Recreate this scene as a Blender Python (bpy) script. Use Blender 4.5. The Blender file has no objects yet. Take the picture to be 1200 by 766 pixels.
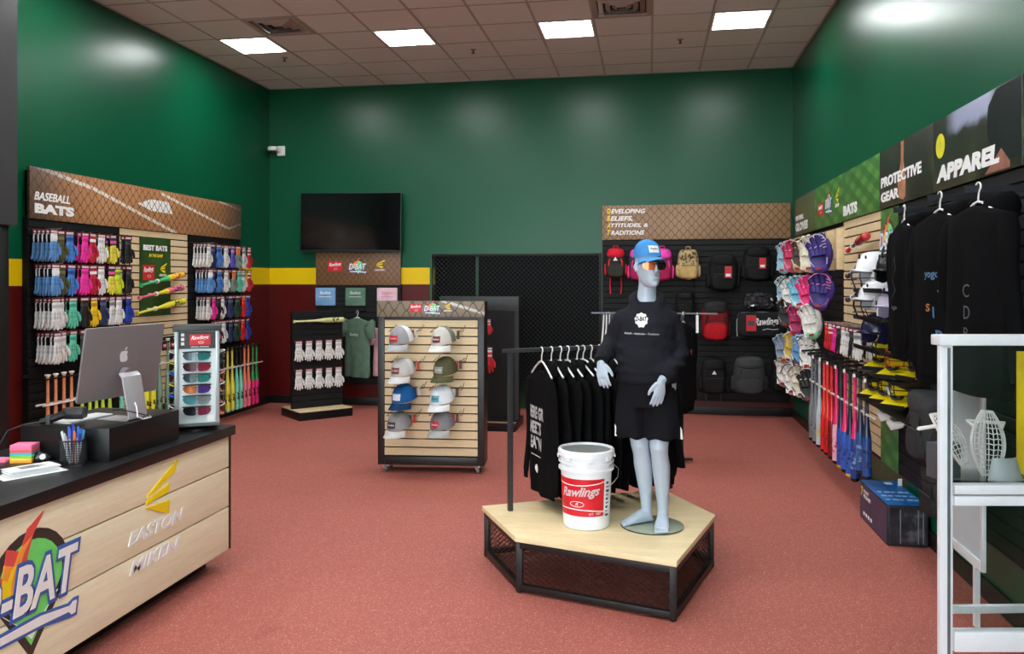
import bpy, bmesh, math, random
from mathutils import Vector, Matrix
random.seed(7)
SC = bpy.context.scene
COL = SC.collection
R = math.radians
# ------------------------------------------------------------------ camera
cam_d = bpy.data.cameras.new('camera')
cam_d.sensor_width = 36.0
cam_d.lens = 945.0 / 1200.0 * 36.0
cam_d.shift_y = -53.0 / 1200.0
cam_d.clip_start = 0.05
cam = bpy.data.objects.new('camera', cam_d)
COL.objects.link(cam)
cam.location = (0, 0, 1.729)
cam.rotation_euler = (R(90), 0, R(9.6687))
SC.camera = cam
# ------------------------------------------------------------------ world, exposure
w = bpy.data.worlds.new('world'); SC.world = w; w.use_nodes = True
w.node_tree.nodes['Background'].inputs[0].default_value = (0.86, 0.93, 1.0, 1)
w.node_tree.nodes['Background'].inputs[1].default_value = 8.5
SC.view_settings.view_transform = 'Standard'
SC.view_settings.look = 'None'
SC.view_settings.gamma = 1.0
SC.view_settings.use_curve_mapping = False
SC.view_settings.exposure = 0.48
PANEL_LIGHT = 23.0      # strength of each recessed ceiling light panel
# room, metres: camera stands at the origin looking along +Y
XL, XR, YW, YF, ZC = -5.36, 1.813, 10.8, -3.2, 4.478

# ------------------------------------------------------------------ materials
def lin(c):
    c = c / 255.0
    return c / 12.92 if c <= 0.04045 else ((c + 0.055) / 1.055) ** 2.4
def rgb(c): return (lin(c[0]), lin(c[1]), lin(c[2]), 1.0)
MATS = {}
def M(c, rough=0.6, metal=0.0, noise=0.12, nscale=14.0, bump=0.0, bscale=120.0, spec=0.5, coat=0.0, sheen=0.0, name='plain', stretch=None):
    key = (c, rough, metal, noise, nscale, bump, bscale, spec, coat, sheen, stretch)
    if key in MATS: return MATS[key]
    m = bpy.data.materials.new(name); m.use_nodes = True
    nt = m.node_tree; b = nt.nodes['Principled BSDF']
    b.inputs['Roughness'].default_value = rough
    b.inputs['Metallic'].default_value = metal
    b.inputs['Specular IOR Level'].default_value = spec
    b.inputs['Coat Weight'].default_value = coat
    b.inputs['Sheen Weight'].default_value = sheen
    tc = nt.nodes.new('ShaderNodeTexCoord'); src = tc.outputs['Object']
    if stretch:
        mp = nt.nodes.new('ShaderNodeMapping'); mp.inputs['Scale'].default_value = stretch
        nt.links.new(src, mp.inputs[0]); src = mp.outputs[0]
    n = nt.nodes.new('ShaderNodeTexNoise'); n.inputs['Scale'].default_value = nscale; n.inputs['Detail'].default_value = 3
    nt.links.new(src, n.inputs['Vector'])
    r = nt.nodes.new('ShaderNodeValToRGB')
    a = rgb(c); lo = tuple(x * (1 - noise) for x in a[:3]) + (1,); hi = tuple(min(1, x * (1 + noise)) for x in a[:3]) + (1,)
    r.color_ramp.elements[0].position = 0.3; r.color_ramp.elements[0].color = lo
    r.color_ramp.elements[1].position = 0.7; r.color_ramp.elements[1].color = hi
    nt.links.new(n.outputs[0], r.inputs[0]); nt.links.new(r.outputs[0], b.inputs['Base Color'])
    if bump:
        n2 = nt.nodes.new('ShaderNodeTexNoise'); n2.inputs['Scale'].default_value = bscale; n2.inputs['Detail'].default_value = 4
        nt.links.new(src, n2.inputs['Vector'])
        bp = nt.nodes.new('ShaderNodeBump'); bp.inputs['Strength'].default_value = bump; bp.inputs['Distance'].default_value = 0.01
        nt.links.new(n2.outputs[0], bp.inputs['Height']); nt.links.new(bp.outputs[0], b.inputs['Normal'])
    MATS[key] = m
    return m
class NT:
    """tiny helper to wire node materials"""
    def __init__(s, name):
        s.m = bpy.data.materials.new(name); s.m.use_nodes = True; s.t = s.m.node_tree; s.b = s.t.nodes['Principled BSDF']
    def n(s, kind, **kw):
        x = s.t.nodes.new('ShaderNode' + kind)
        for k, v in kw.items(): setattr(x, k, v)
        return x
    def l(s, a, b): s.t.links.new(a, b)
    def math(s, op, a, b=None, c=None):
        x = s.n('Math', operation=op)
        for i, v in enumerate((a, b, c)):
            if v is None: continue
            if isinstance(v, (int, float)): x.inputs[i].default_value = v
            else: s.l(v, x.inputs[i])
        return x.outputs[0]
    def mix(s, fac, a, b):
        x = s.n('Mix', data_type='RGBA')
        if isinstance(fac, (int, float)): x.inputs[0].default_value = fac
        else: s.l(fac, x.inputs[0])
        for i, v in ((6, a), (7, b)):
            if isinstance(v, tuple): x.inputs[i].default_value = v
            else: s.l(v, x.inputs[i])
        return x.outputs[2]
    def noise(s, vec, scale, detail=3, rough=0.5):
        x = s.n('TexNoise'); x.inputs['Scale'].default_value = scale; x.inputs['Detail'].default_value = detail
        x.inputs['Roughness'].default_value = rough
        s.l(vec, x.inputs['Vector']); return x.outputs[0]
    def ramp(s, v, *stops):
        x = s.n('ValToRGB'); e = x.color_ramp.elements
        while len(e) < len(stops): e.new(0.5)
        for el, (p, c) in zip(e, stops): el.position = p; el.color = c
        s.l(v, x.inputs[0]); return x.outputs[0]
    def obj(s):
        return s.n('TexCoord').outputs['Object']
    def xyz(s, vec):
        x = s.n('SeparateXYZ'); s.l(vec, x.inputs[0]); return x.outputs
    def bump(s, h, strength=0.3, dist=0.01):
        x = s.n('Bump'); x.inputs['Strength'].default_value = strength; x.inputs['Distance'].default_value = dist
        s.l(h, x.inputs['Height']); s.l(x.outputs[0], s.b.inputs['Normal'])
    def smooth(s, v, lo, hi):
        x = s.n('MapRange', interpolation_type='SMOOTHSTEP'); s.l(v, x.inputs[0])
        x.inputs[1].default_value = lo; x.inputs[2].default_value = hi; return x.outputs[0]

BLACK = lambda r=0.5: M((12, 12, 13), r, spec=0.35, name='black')
MATTE_BLACK = M((20, 20, 21), 0.55, name='matte_black')
WHITE = M((232, 232, 230), 0.45, noise=0.03, name='white')
PRINT_WHITE = M((240, 240, 240), 0.5, noise=0.02, name='print_white')
CHROME = M((200, 200, 205), 0.25, metal=1.0, noise=0.03, name='chrome')
ALU = M((200, 203, 208), 0.38, metal=0.85, noise=0.03, name='aluminium')
def clothmat(c): return M(c, 0.9, noise=0.16, nscale=9.0, bump=0.35, bscale=420.0, spec=0.06, name='cloth')
def leather(c): return M(c, 0.5, noise=0.14, nscale=30.0, bump=0.25, bscale=160.0, name='leather')
def wood_mat(name, c1, c2, scale, axis):
    k = NT(name); k.b.inputs['Roughness'].default_value = 0.45
    mp = k.n('Mapping'); k.l(k.obj(), mp.inputs[0]); mp.inputs['Scale'].default_value = scale
    v = mp.outputs[0]
    a = k.noise(v, 3.0, 6, 0.62); b = k.noise(v, 26.0, 3, 0.6)
    f = k.math('ADD', k.math('MULTIPLY', a, 0.7), k.math('MULTIPLY', b, 0.3))
    k.l(k.ramp(f, (0.32, rgb(c1)), (0.68, rgb(c2))), k.b.inputs['Base Color'])
    k.bump(b, 0.08, 0.004)
    return k.m

# ------------------------------------------------------------------ mesh builder
class MB:
    def __init__(s): s.V = []; s.F = []
    def add(s, vs, fs):
        o = len(s.V); s.V += [tuple(v) for v in vs]; s.F += [tuple(i + o for i in f) for f in fs]; return s
    def box(s, x0, y0, z0, x1, y1, z1):
        return s.add([(x0,y0,z0),(x1,y0,z0),(x1,y1,z0),(x0,y1,z0),(x0,y0,z1),(x1,y0,z1),(x1,y1,z1),(x0,y1,z1)],
                     [(0,3,2,1),(4,5,6,7),(0,1,5,4),(1,2,6,5),(2,3,7,6),(3,0,4,7)])
    def cbox(s, c, h): return s.box(c[0]-h[0], c[1]-h[1], c[2]-h[2], c[0]+h[0], c[1]+h[1], c[2]+h[2])
    def bar(s, p, q, w, h, up=(0,0,1)):
        """a straight bar of section w x h from p to q"""
        p, q = Vector(p), Vector(q); d = (q - p).normalized(); u = Vector(up)
        if abs(d.dot(u)) > 0.98: u = Vector((0, 1, 0))
        r = d.cross(u).normalized() * (w / 2); u = r.cross(d).normalized() * (h / 2)
        vs = []
        for e in (p, q): vs += [e - r - u, e + r - u, e + r + u, e - r + u]
        return s.add(vs, [(0,1,2,3)[::-1], (4,5,6,7), (0,1,5,4), (1,2,6,5), (2,3,7,6), (3,0,4,7)])
    def prism(s, poly, o=(0,0,0), u=(1,0,0), v=(0,0,1), d=(0,0.01,0)):
        """polygon in the u,v plane at o, swept along d"""
        o, u, v, d = map(Vector, (o, u, v, d)); n = len(poly)
        a = [o + u * x + v * y for x, y in poly]; b = [x + d for x in a]
        flip = u.cross(v).dot(d) > 0
        area = sum(poly[i][0] * poly[(i+1) % n][1] - poly[(i+1) % n][0] * poly[i][1] for i in range(n))
        if area < 0: flip = not flip
        f = [tuple(range(n)), tuple(range(2*n-1, n-1, -1))] + [(i, i+n, (i+1) % n + n, (i+1) % n) for i in range(n)]
        if flip: f = [x[::-1] for x in f]
        return s.add(a + b, f)
    def rings(s, rs, cap=True, close=False):
        n = len(rs[0]); vs = [p for r in rs for p in r]; f = []
        m = len(rs)
        for i in range(m if close else m - 1):
            j = (i + 1) % m
            for k in range(n): f.append((i*n+k, i*n+(k+1) % n, j*n+(k+1) % n, j*n+k))
        if cap and not close: f += [tuple(range(n))[::-1], tuple(range((m-1)*n, m*n))]
        return s.add(vs, f)
    def lathe(s, prof, o=(0,0,0), n=16, ax=(0,0,1), cap=True):
        o = Vector(o); z = Vector(ax).normalized(); x = z.orthogonal().normalized(); y = z.cross(x)
        if abs(z.z) > 0.999: x, y = Vector((1,0,0)), Vector((0,1,0)) * (1 if z.z > 0 else -1)
        return s.rings([[o + z*h + (x*math.cos(2*math.pi*k/n) + y*math.sin(2*math.pi*k/n))*r for k in range(n)] for r, h in prof], cap)
    def cyl(s, p, q, r0, r1=None, n=12):
        p, q = Vector(p), Vector(q); r1 = r0 if r1 is None else r1
        return s.lathe([(r0, 0), (r1, (q-p).length)], p, n, q - p)
    def tube(s, pts, r, n=8, close=False, flat=1.0, up=None):
        """round (or flattened) tube along a path; r a number or one radius per point"""
        P = [Vector(p) for p in pts]; m = len(P); rs = r if isinstance(r, (list, tuple)) else [r] * m
        T = []
        for i in range(m):
            a = P[i-1] if (i > 0 or close) else P[i]; b = P[(i+1) % m] if (i < m-1 or close) else P[i]
            T.append((b - a).normalized())
        x = Vector(up) if up else T[0].orthogonal(); out = []
        for i in range(m):
            x = (x - T[i] * x.dot(T[i]))
            if x.length < 1e-6: x = T[i].orthogonal()
            x.normalize(); y = T[i].cross(x)
            out.append([P[i] + (x*math.cos(2*math.pi*k/n)*flat + y*math.sin(2*math.pi*k/n))*rs[i] for k in range(n)])
        return s.rings(out, True, close)
    def ball(s, c, rad, n=12, m=8, lo=-90, hi=90):
        c = Vector(c); rx, ry, rz = rad if isinstance(rad, (tuple, list)) else (rad,)*3
        rs = []
        for i in range(m + 1):
            a = R(lo + (hi - lo) * i / m); ca = max(math.cos(a), 0.02); sa = math.sin(a)
            rs.append([c + Vector((rx*ca*math.cos(2*math.pi*k/n), ry*ca*math.sin(2*math.pi*k/n), rz*sa)) for k in range(n)])
        return s.rings(rs)
    def sheet(s, nu, nv, fn, th=None):
        """fn(u,v)->point for u,v in 0..1; th = thickness vector for a closed sheet"""
        g = [[Vector(fn(i/nu, j/nv)) for i in range(nu+1)] for j in range(nv+1)]
        vs = [p for row in g for p in row]; w = nu + 1
        f = [(j*w+i, j*w+i+1, (j+1)*w+i+1, (j+1)*w+i) for j in range(nv) for i in range(nu)]
        if th is not None:
            t = Vector(th); k = len(vs); vs = vs + [p + t for p in vs]
            f += [tuple(a + k for a in q[::-1]) for q in f]
            for i in range(nu): f += [(i, i+k, i+1+k, i+1), (nv*w+i+1, nv*w+i+1+k, nv*w+i+k, nv*w+i)]
            for j in range(nv): f += [((j+1)*w, (j+1)*w+k, j*w+k, j*w), (j*w+nu, j*w+nu+k, (j+1)*w+nu+k, (j+1)*w+nu)]
        return s.add(vs, f)
    def mesh(s, name='mesh', bevel=0.0, segs=2, sharp=40, fix=True):
        me = bpy.data.meshes.new(name); me.from_pydata(s.V, [], s.F); me.update()
        bm = bmesh.new(); bm.from_mesh(me)
        if fix: bmesh.ops.recalc_face_normals(bm, faces=bm.faces)
        if bevel: bmesh.ops.bevel(bm, geom=[e for e in bm.edges if len(e.link_faces) == 2 and e.calc_face_angle(0) > 0.5], offset=bevel, segments=segs, profile=0.6, affect='EDGES', clamp_overlap=True)
        bm.to_mesh(me); bm.free()
        me.polygons.foreach_set('use_smooth', [True] * len(me.polygons))
        me.set_sharp_from_angle(angle=R(sharp))
        return me
    def build(s, name, mat, parent=None, bevel=0.0, segs=2, sharp=40, fix=True):
        return ob(name, s.mesh(name, bevel, segs, sharp, fix), mat, parent)

def ob(name, me, mat=None, parent=None, loc=None, rotz=None):
    """object from mesh data; the material sits on the object so that alike meshes can be shared"""
    o = bpy.data.objects.new(name, me); COL.objects.link(o)
    if mat is not None:
        if not me.materials: me.materials.append(None)
        o.material_slots[0].link = 'OBJECT'; o.material_slots[0].material = mat
    if parent is not None: o.parent = parent
    if loc is not None: o.location = loc
    if rotz is not None: o.rotation_euler = (0, 0, rotz)
    return o
def tag(o, label=None, cat=None, group=None, kind=None):
    if label: o['label'] = label
    if cat: o['category'] = cat
    if group: o['group'] = group
    if kind: o['kind'] = kind
    return o
def thing(name, label, cat, loc=(0,0,0), rotz=0.0, group=None, rot=None):
    o = bpy.data.objects.new(name, None); COL.objects.link(o); o.empty_display_size = 0.05
    o.location = loc; o.rotation_euler = rot if rot else (0, 0, rotz)
    return tag(o, label, cat, group)
def copy_tree(o, parent=None):
    c = o.copy(); COL.objects.link(c); c.parent = parent
    for ch in o.children: copy_tree(ch, c)
    return c
def struct(name, mb, mat, parent=None, **kw):
    o = mb.build(name, mat, parent, **kw)
    if parent is None: o['kind'] = 'structure'
    return o
TXT = {}
def text_mesh(s, bold=0.0, shear=0.0, extrude=0.1, space=1.0):
    k = (s, bold, shear, extrude, space)
    if k not in TXT:
        c = bpy.data.curves.new('lettering', 'FONT'); c.body = s; c.size = 1.0; c.offset = bold; c.shear = shear
        c.extrude = extrude; c.space_character = space; c.resolution_u = 3
        o = bpy.data.objects.new('lettering_source', c)
        me = bpy.data.meshes.new_from_object(o)
        vs = [v.co.copy() for v in me.vertices]; fs = [tuple(p.vertices) for p in me.polygons]
        bpy.data.objects.remove(o); bpy.data.curves.remove(c); bpy.data.meshes.remove(me)
        x0 = min(v.x for v in vs); x1 = max(v.x for v in vs); y0 = min(v.y for v in vs); y1 = max(v.y for v in vs)
        TXT[k] = ([Vector(((v.x - x0)/(x1 - x0), (v.y - y0)/(y1 - y0), v.z)) for v in vs], fs)
    return TXT[k]
def lettering(parent, s, o, u, v, mat, depth=0.0015, bold=0.02, shear=0.0, name='lettering', bend=None):
    """text stretched over the parallelogram o, o+u (its width), o+v (its height)"""
    vs, fs = text_mesh(s, bold, shear); o, u, v = Vector(o), Vector(u), Vector(v); n = u.cross(v).normalized()
    mb = MB(); pts = [o + u*p.x + v*p.y + n*(depth if p.z > 0 else 0.0) for p in vs]
    if bend: pts = [Vector(bend(p)) for p in pts]
    mb.add(pts, fs)
    return mb.build(name, mat, parent, fix=False, sharp=1)
ORD = ['first', 'second', 'third', 'fourth', 'fifth', 'sixth', 'seventh', 'eighth', 'ninth', 'tenth', 'eleventh', 'twelfth']
# ================================================================== the room
def wall_material(name, banded):
    k = NT(name); o = k.obj(); px, py_, z = k.xyz(o)
    n = k.noise(o, 1.3, 3)
    green = k.mix(n, rgb((1, 76, 48)), rgb((3, 85, 55)))
    col = green
    if banded:
        mar = k.mix(n, rgb((78, 13, 12)), rgb((88, 18, 16)))
        # right of the batting cage the stripe stops and only the foot of the wall is maroon
        right = k.math('GREATER_THAN', px, -1.0)
        left_part = k.mix(k.math('GREATER_THAN', z, 1.693), mar, k.mix(k.math('GREATER_THAN', z, 1.925), rgb((232, 196, 8)), green))
        col = k.mix(right, left_part, k.mix(k.math('GREATER_THAN', z, 0.4), mar, green))
    k.l(col, k.b.inputs['Base Color'])
    k.b.inputs['Specular IOR Level'].default_value = 0.36
    k.l(k.ramp(k.noise(o, 1.1, 2), (0.2, (0.29,)*3 + (1,)), (0.8, (0.33,)*3 + (1,))), k.b.inputs['Roughness'])
    k.bump(k.noise(o, 90.0, 3), 0.10, 0.004)
    return k.m
W_BAND = wall_material('painted_wall_banded', True)
W_GREEN = wall_material('painted_wall_green', False)
CHARCOAL = M((46, 46, 48), 0.55, noise=0.05, name='charcoal_paint')
GREY_WALL = M((150, 148, 145), 0.7, noise=0.04, name='grey_paint')

k = NT('speckled_rubber_floor'); o_ = k.obj()
fine = k.noise(o_, 260.0, 2, 0.7); chips = k.n('TexVoronoi'); chips.inputs['Scale'].default_value = 190.0; k.l(o_, chips.inputs['Vector'])
big = k.noise(o_, 0.9, 3)
base = k.mix(fine, rgb((134, 65, 55)), rgb((186, 106, 94)))
base = k.mix(k.smooth(big, 0.35, 0.7), base, k.mix(0.5, base, rgb((170, 92, 80))))
rnd = k.xyz(chips.outputs['Color'])
base = k.mix(k.math('MULTIPLY', k.math('GREATER_THAN', rnd[0], 0.9), 0.4), base, rgb((224, 176, 162)))
base = k.mix(k.math('MULTIPLY', k.math('GREATER_THAN', rnd[1], 0.9), 0.35), base, rgb((96, 38, 32)))
scuff = k.math('MULTIPLY', k.smooth(k.noise(o_, 2.3, 5, 0.6), 0.62, 0.74), 0.25)
base = k.mix(scuff, base, rgb((120, 58, 48)))
k.l(base, k.b.inputs['Base Color']); k.b.inputs['Roughness'].default_value = 0.62; k.b.inputs['Specular IOR Level'].default_value = 0.35
k.bump(fine, 0.25, 0.004)
FLOOR = k.m
struct('floor', MB().box(XL - .2, YF - .2, -0.1, XR + .2, YW + .1, 0.0), FLOOR)

# side walls, wall behind the camera
struct('wall_left', MB().box(XL - .12, YF, 0, XL, YW + .12, ZC + .1), W_BAND)
struct('wall_right', MB().box(XR, YF, 0, XR + .12, YW + .12, ZC + .1), W_GREEN)
# storefront glazing behind the camera: the daylight side of the shop
wf = struct('wall_front', MB().box(XL - .12, YF - .12, 3.1, XR + .12, YF, ZC + .1).box(XL - .12, YF - .12, 0, XL + .3, YF, 3.1).box(XR - .3, YF - .12, 0, XR + .12, YF, 3.1).box(XL + .3, YF - .12, 0, XR - .3, YF, .25), GREY_WALL)
gl = bpy.data.materials.new('window_glass'); gl.use_nodes = True; nt_ = gl.node_tree; nt_.nodes.remove(nt_.nodes['Principled BSDF'])
mx_ = nt_.nodes.new('ShaderNodeMixShader'); tr_ = nt_.nodes.new('ShaderNodeBsdfTransparent'); gs_ = nt_.nodes.new('ShaderNodeBsdfGlossy'); fr_ = nt_.nodes.new('ShaderNodeFresnel')
gs_.inputs['Roughness'].default_value = .02; tr_.inputs[0].default_value = (.94, .97, .96, 1); fr_.inputs[0].default_value = 1.45
nt_.links.new(fr_.outputs[0], mx_.inputs[0]); nt_.links.new(tr_.outputs[0], mx_.inputs[1]); nt_.links.new(gs_.outputs[0], mx_.inputs[2]); nt_.links.new(mx_.outputs[0], nt_.nodes['Material Output'].inputs[0])
GLASS = gl
n_w = 4; ww = (XR - XL - .6)/n_w
for i in range(n_w):
    x0 = XL + .3 + i*ww
    wn = struct(f'window_{i + 1}', MB().box(x0, YF - .1, .25, x0 + .05, YF - .02, 3.1).box(x0 + ww - .05, YF - .1, .25, x0 + ww, YF - .02, 3.1).box(x0 + .05, YF - .1, .25, x0 + ww - .05, YF - .02, .3).box(x0 + .05, YF - .1, 3.05, x0 + ww - .05, YF - .02, 3.1), ALU)
    MB().box(x0 + .05, YF - .063, .3, x0 + ww - .05, YF - .057, 3.05).build('pane', GLASS, wn)
struct('pavement', MB().box(XL - 8, YF - 14, -.12, XR + 8, YF - .12, -.02), M((150, 148, 142), .9, noise=.1, name='pavement'))
# back wall with the opening of the batting cage
OX0, OX1, OZ = -2.95, -0.64, 2.09
struct('wall_back', MB().box(XL, YW, 0, OX0, YW + .12, ZC + .1).box(OX1, YW, 0, XR, YW + .12, ZC + .1).box(OX0, YW, OZ, OX1, YW + .12, ZC + .1), W_BAND)
struct('wall_cage_back', MB().box(OX0 - .6, YW + 3.2, -.1, OX1 + .6, YW + 3.3, 3), M((12, 12, 13), 0.9, name='cage_black'))
struct('wall_cage_side', MB().box(OX0 - .7, YW + .12, -.1, OX0 - .6, YW + 3.3, 3).box(OX1 + .6, YW + .12, -.1, OX1 + .7, YW + 3.3, 3).box(OX0 - .7, YW + .12, 3, OX1 + .7, YW + 3.3, 3.1), M((12, 12, 13), 0.9, name='cage_black'))
struct('floor_cage_turf', MB().box(OX0 - .7, YW + .1, -.1, OX1 + .7, YW + 3.3, -.005), M((22, 74, 30), 0.95, noise=0.3, nscale=60.0, bump=0.6, bscale=300.0, name='turf'))
# dark return wall and black shutter beside the counter
struct('wall_left_return', MB().box(XL, 4.3, 2.17, -4.9, 5.6, ZC), CHARCOAL)
dr = struct('door_1', MB().box(XL, 4.3, 0, -4.95, 5.57, 2.17), M((10, 10, 12), 0.5, name='shutter_black'))
for i in range(12):
    MB().box(-4.951, 4.36 + i*.1, 0.02, -4.935, 4.42 + i*.1, 2.15).build('slat', M((13, 13, 15), 0.45, name='shutter_slat'), dr, bevel=.004)
# baseboards
BB = M((13, 12, 12), 0.45, name='baseboard_black')
struct('baseboard_left', MB().box(XL, 5.6, 0, XL + .015, YW, .11), BB, bevel=.004)
struct('baseboard_back', MB().box(XL + .015, YW - .015, 0, OX0 - .05, YW, .11).box(OX1 + .05, YW - .015, 0, XR - .015, YW, .11), BB, bevel=.004)
struct('baseboard_right', MB().box(XR - .015, YF, 0, XR, YW, .11), BB, bevel=.004)

# ceiling: slab, lay-in tiles one by one, grid bars
k = NT('ceiling_tile'); o_ = k.obj(); n = k.noise(o_, 130.0, 3, 0.7)
k.l(k.mix(n, rgb((216, 216, 216)), rgb((236, 236, 236))), k.b.inputs['Base Color']); k.b.inputs['Roughness'].default_value = 0.95
k.b.inputs['Specular IOR Level'].default_value = 0.1
k.bump(n, 0.4, 0.004); TILE = k.m
GRIDM = M((176, 170, 166), 0.6, noise=0.03, name='grid_bar')
ceil = struct('ceiling', MB().box(XL - .12, YF - .12, ZC + .06, XR + .12, YW + .12, ZC + .2), M((120, 110, 104), 0.9, name='ceiling_slab'))
T = 0.6096; LX0 = 0.03; LY0 = 10.29
xs = sorted([XL, XR] + [LX0 + T*i for i in range(-8, 3)])
ys = sorted([YW, YF] + [LY0 - T*i for i in range(0, 23) if LY0 - T*i > YF + .1])
lamp_cols = [LX0 + T*(i + .5) for i in (-8, -5, -2, 1)]; lamp_rows = [LY0 - T*(2.5 + 4*i) for i in range(5)]
vents = [(LX0 + T*(-6.5), LY0 - T*3.5), (LX0 + T*(-.5), LY0 - T*3.5)]
tile_me = {}
for i in range(len(xs) - 1):
    for j in range(len(ys) - 1):
        a, b, c, d = xs[i], xs[i+1], ys[j], ys[j+1]; mx, my = (a+b)/2, (c+d)/2
        if any(abs(mx-x) < .1 and abs(my-y) < .1 for x in lamp_cols for y in lamp_rows): continue
        if any(abs(mx-x) < .1 and abs(my-y) < .1 for x, y in vents): continue
        key = (round(b-a, 3), round(d-c, 3))
        if key not in tile_me:
            hx, hy = (b-a)/2 - .004, (d-c)/2 - .004
            tile_me[key] = MB().box(-hx, -hy, 0, hx, hy, .018).mesh('tile', bevel=.004, segs=1)
        ob('tile', tile_me[key], TILE, ceil, (mx, my, ZC + .004))
g = MB()
for x in xs[1:-1]: g.box(x - .012, YF, ZC, x + .012, YW, ZC + .02)
for y in ys[1:-1]: g.box(XL, y - .012, ZC + .0005, XR, y + .012, ZC + .0205)
g.box(XL, YW - .022, ZC - .004, XR, YW, ZC + .02).box(XL, YF, ZC - .004, XL + .022, YW, ZC + .02).box(XR - .022, YF, ZC - .004, XR, YW, ZC + .02)
g.build('grid_bars', GRIDM, ceil)
# recessed lights
e = bpy.data.materials.new('light_diffuser'); e.use_nodes = True
bs = e.node_tree.nodes['Principled BSDF']; bs.inputs['Base Color'].default_value = (.9, .9, .9, 1)
bs.inputs['Emission Color'].default_value = (0.97, 0.99, 1.0, 1); bs.inputs['Emission Strength'].default_value = PANEL_LIGHT
hx = T/2 - .014
fr_me = MB().box(-hx, -hx, -.004, hx, -hx+.02, .03).box(-hx, hx-.02, -.004, hx, hx, .03).box(-hx, -hx+.02, -.004, -hx+.02, hx-.02, .03).box(hx-.02, -hx+.02, -.004, hx, hx-.02, .03).mesh('frame')
df_me = MB().box(-hx+.02, -hx+.02, .003, hx-.02, hx-.02, .012).mesh('diffuser')
COLW = ['nearest the counter side wall', 'above the wall television', 'above the clothes rack', 'nearest the apparel wall']
for j, y in enumerate(lamp_rows):
    for i, x in enumerate(lamp_cols):
        t = thing('ceiling_light', f'square white recessed ceiling light, {ORD[j]} row from the back wall, {COLW[i]}', 'ceiling light', (x, y, ZC), 0, 'recessed ceiling lights')
        ob('frame', fr_me, M((235, 235, 235), 0.5, noise=.02, name='lamp_frame'), t); ob('diffuser', df_me, e, t)
for (x, y), lb in zip(vents, ['square pinkish ceiling air vent near the counter side wall', 'square pinkish ceiling air vent above the middle of the shop']):
    t = thing('ceiling_vent', lb, 'air vent', (x, y, ZC), 0, 'ceiling air vents')
    m_ = M((172, 158, 150), 0.5, noise=.04, name='vent_paint')
    f = MB(); h0, h1 = T/2 - .014, T/2 - .06
    f.box(-h0, -h0, -.006, h0, -h1, .02).box(-h0, h1, -.006, h0, h0, .02).box(-h0, -h1, -.006, -h1, h1, .02).box(h1, -h1, -.006, h0, h1, .02)
    f.build('frame', m_, t, bevel=.003)
    MB().box(-h1, -h1, .045, h1, h1, .052).build('backing', M((40, 36, 34), .8, name='vent_dark'), t)
    for q in range(3):
        a, b = h1 - .01 - q*.07, h1 - .06 - q*.07
        v = MB(); ra = [(-a, -a, .03), (a, -a, .03), (a, a, .03), (-a, a, .03)]; rb = [(-b, -b, -.012), (b, -b, -.012), (b, b, -.012), (-b, b, -.012)]
        rc = [(x_*.985, y_*.985, z_ + .004) for x_, y_, z_ in rb]; rd = [(x_*.985, y_*.985, z_ + .004) for x_, y_, z_ in ra]
        v.rings([ra, rb, rc, rd], False, True); v.build('louvre', m_, t)
for (x, y), lb in zip([(-4.42, 9.3), (-2.06, 9.35), (.345, 9.35)], ['small dark sprinkler head by the light above the glove wall', 'small dark sprinkler head on the ceiling tiles mid room', 'small dark sprinkler head nearest the apparel wall']):
    t = thing('sprinkler_head', lb, 'sprinkler', (x, y, ZC), 0, 'ceiling sprinklers')
    MB().lathe([(.035, .005), (.035, -.004), (.022, -.008), (.02, -.008)], n=14).build('escutcheon', M((150, 138, 130), .4, name='spr_plate'), t)
    MB().cyl((0, 0, -.006), (0, 0, -.04), .009).lathe([(.022, -.04), (.022, -.043)], n=12).build('nozzle', M((40, 36, 34), .4, metal=.6, name='spr_dark'), t)
# ================================================================== printed boards, logos, slatwalls
RED_P = M((200, 30, 44), 0.45, noise=.05, name='print_red')
YEL_P = M((246, 214, 12), 0.45, noise=.04, name='print_yellow')
BLUE_P = M((58, 98, 170), 0.45, noise=.05, name='print_blue')
DARK_P = M((58, 48, 44), 0.5, noise=.05, name='print_dark')
GREEN_P = M((116, 224, 112), 0.45, noise=.08, name='print_green')
ORANGE_P = M((250, 160, 60), 0.45, noise=.05, name='print_orange')
FLAME_P = M((226, 84, 78), 0.45, noise=.05, name='print_flame')
X_, Z_ = Vector((1, 0, 0)), Vector((0, 0, 1))

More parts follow.
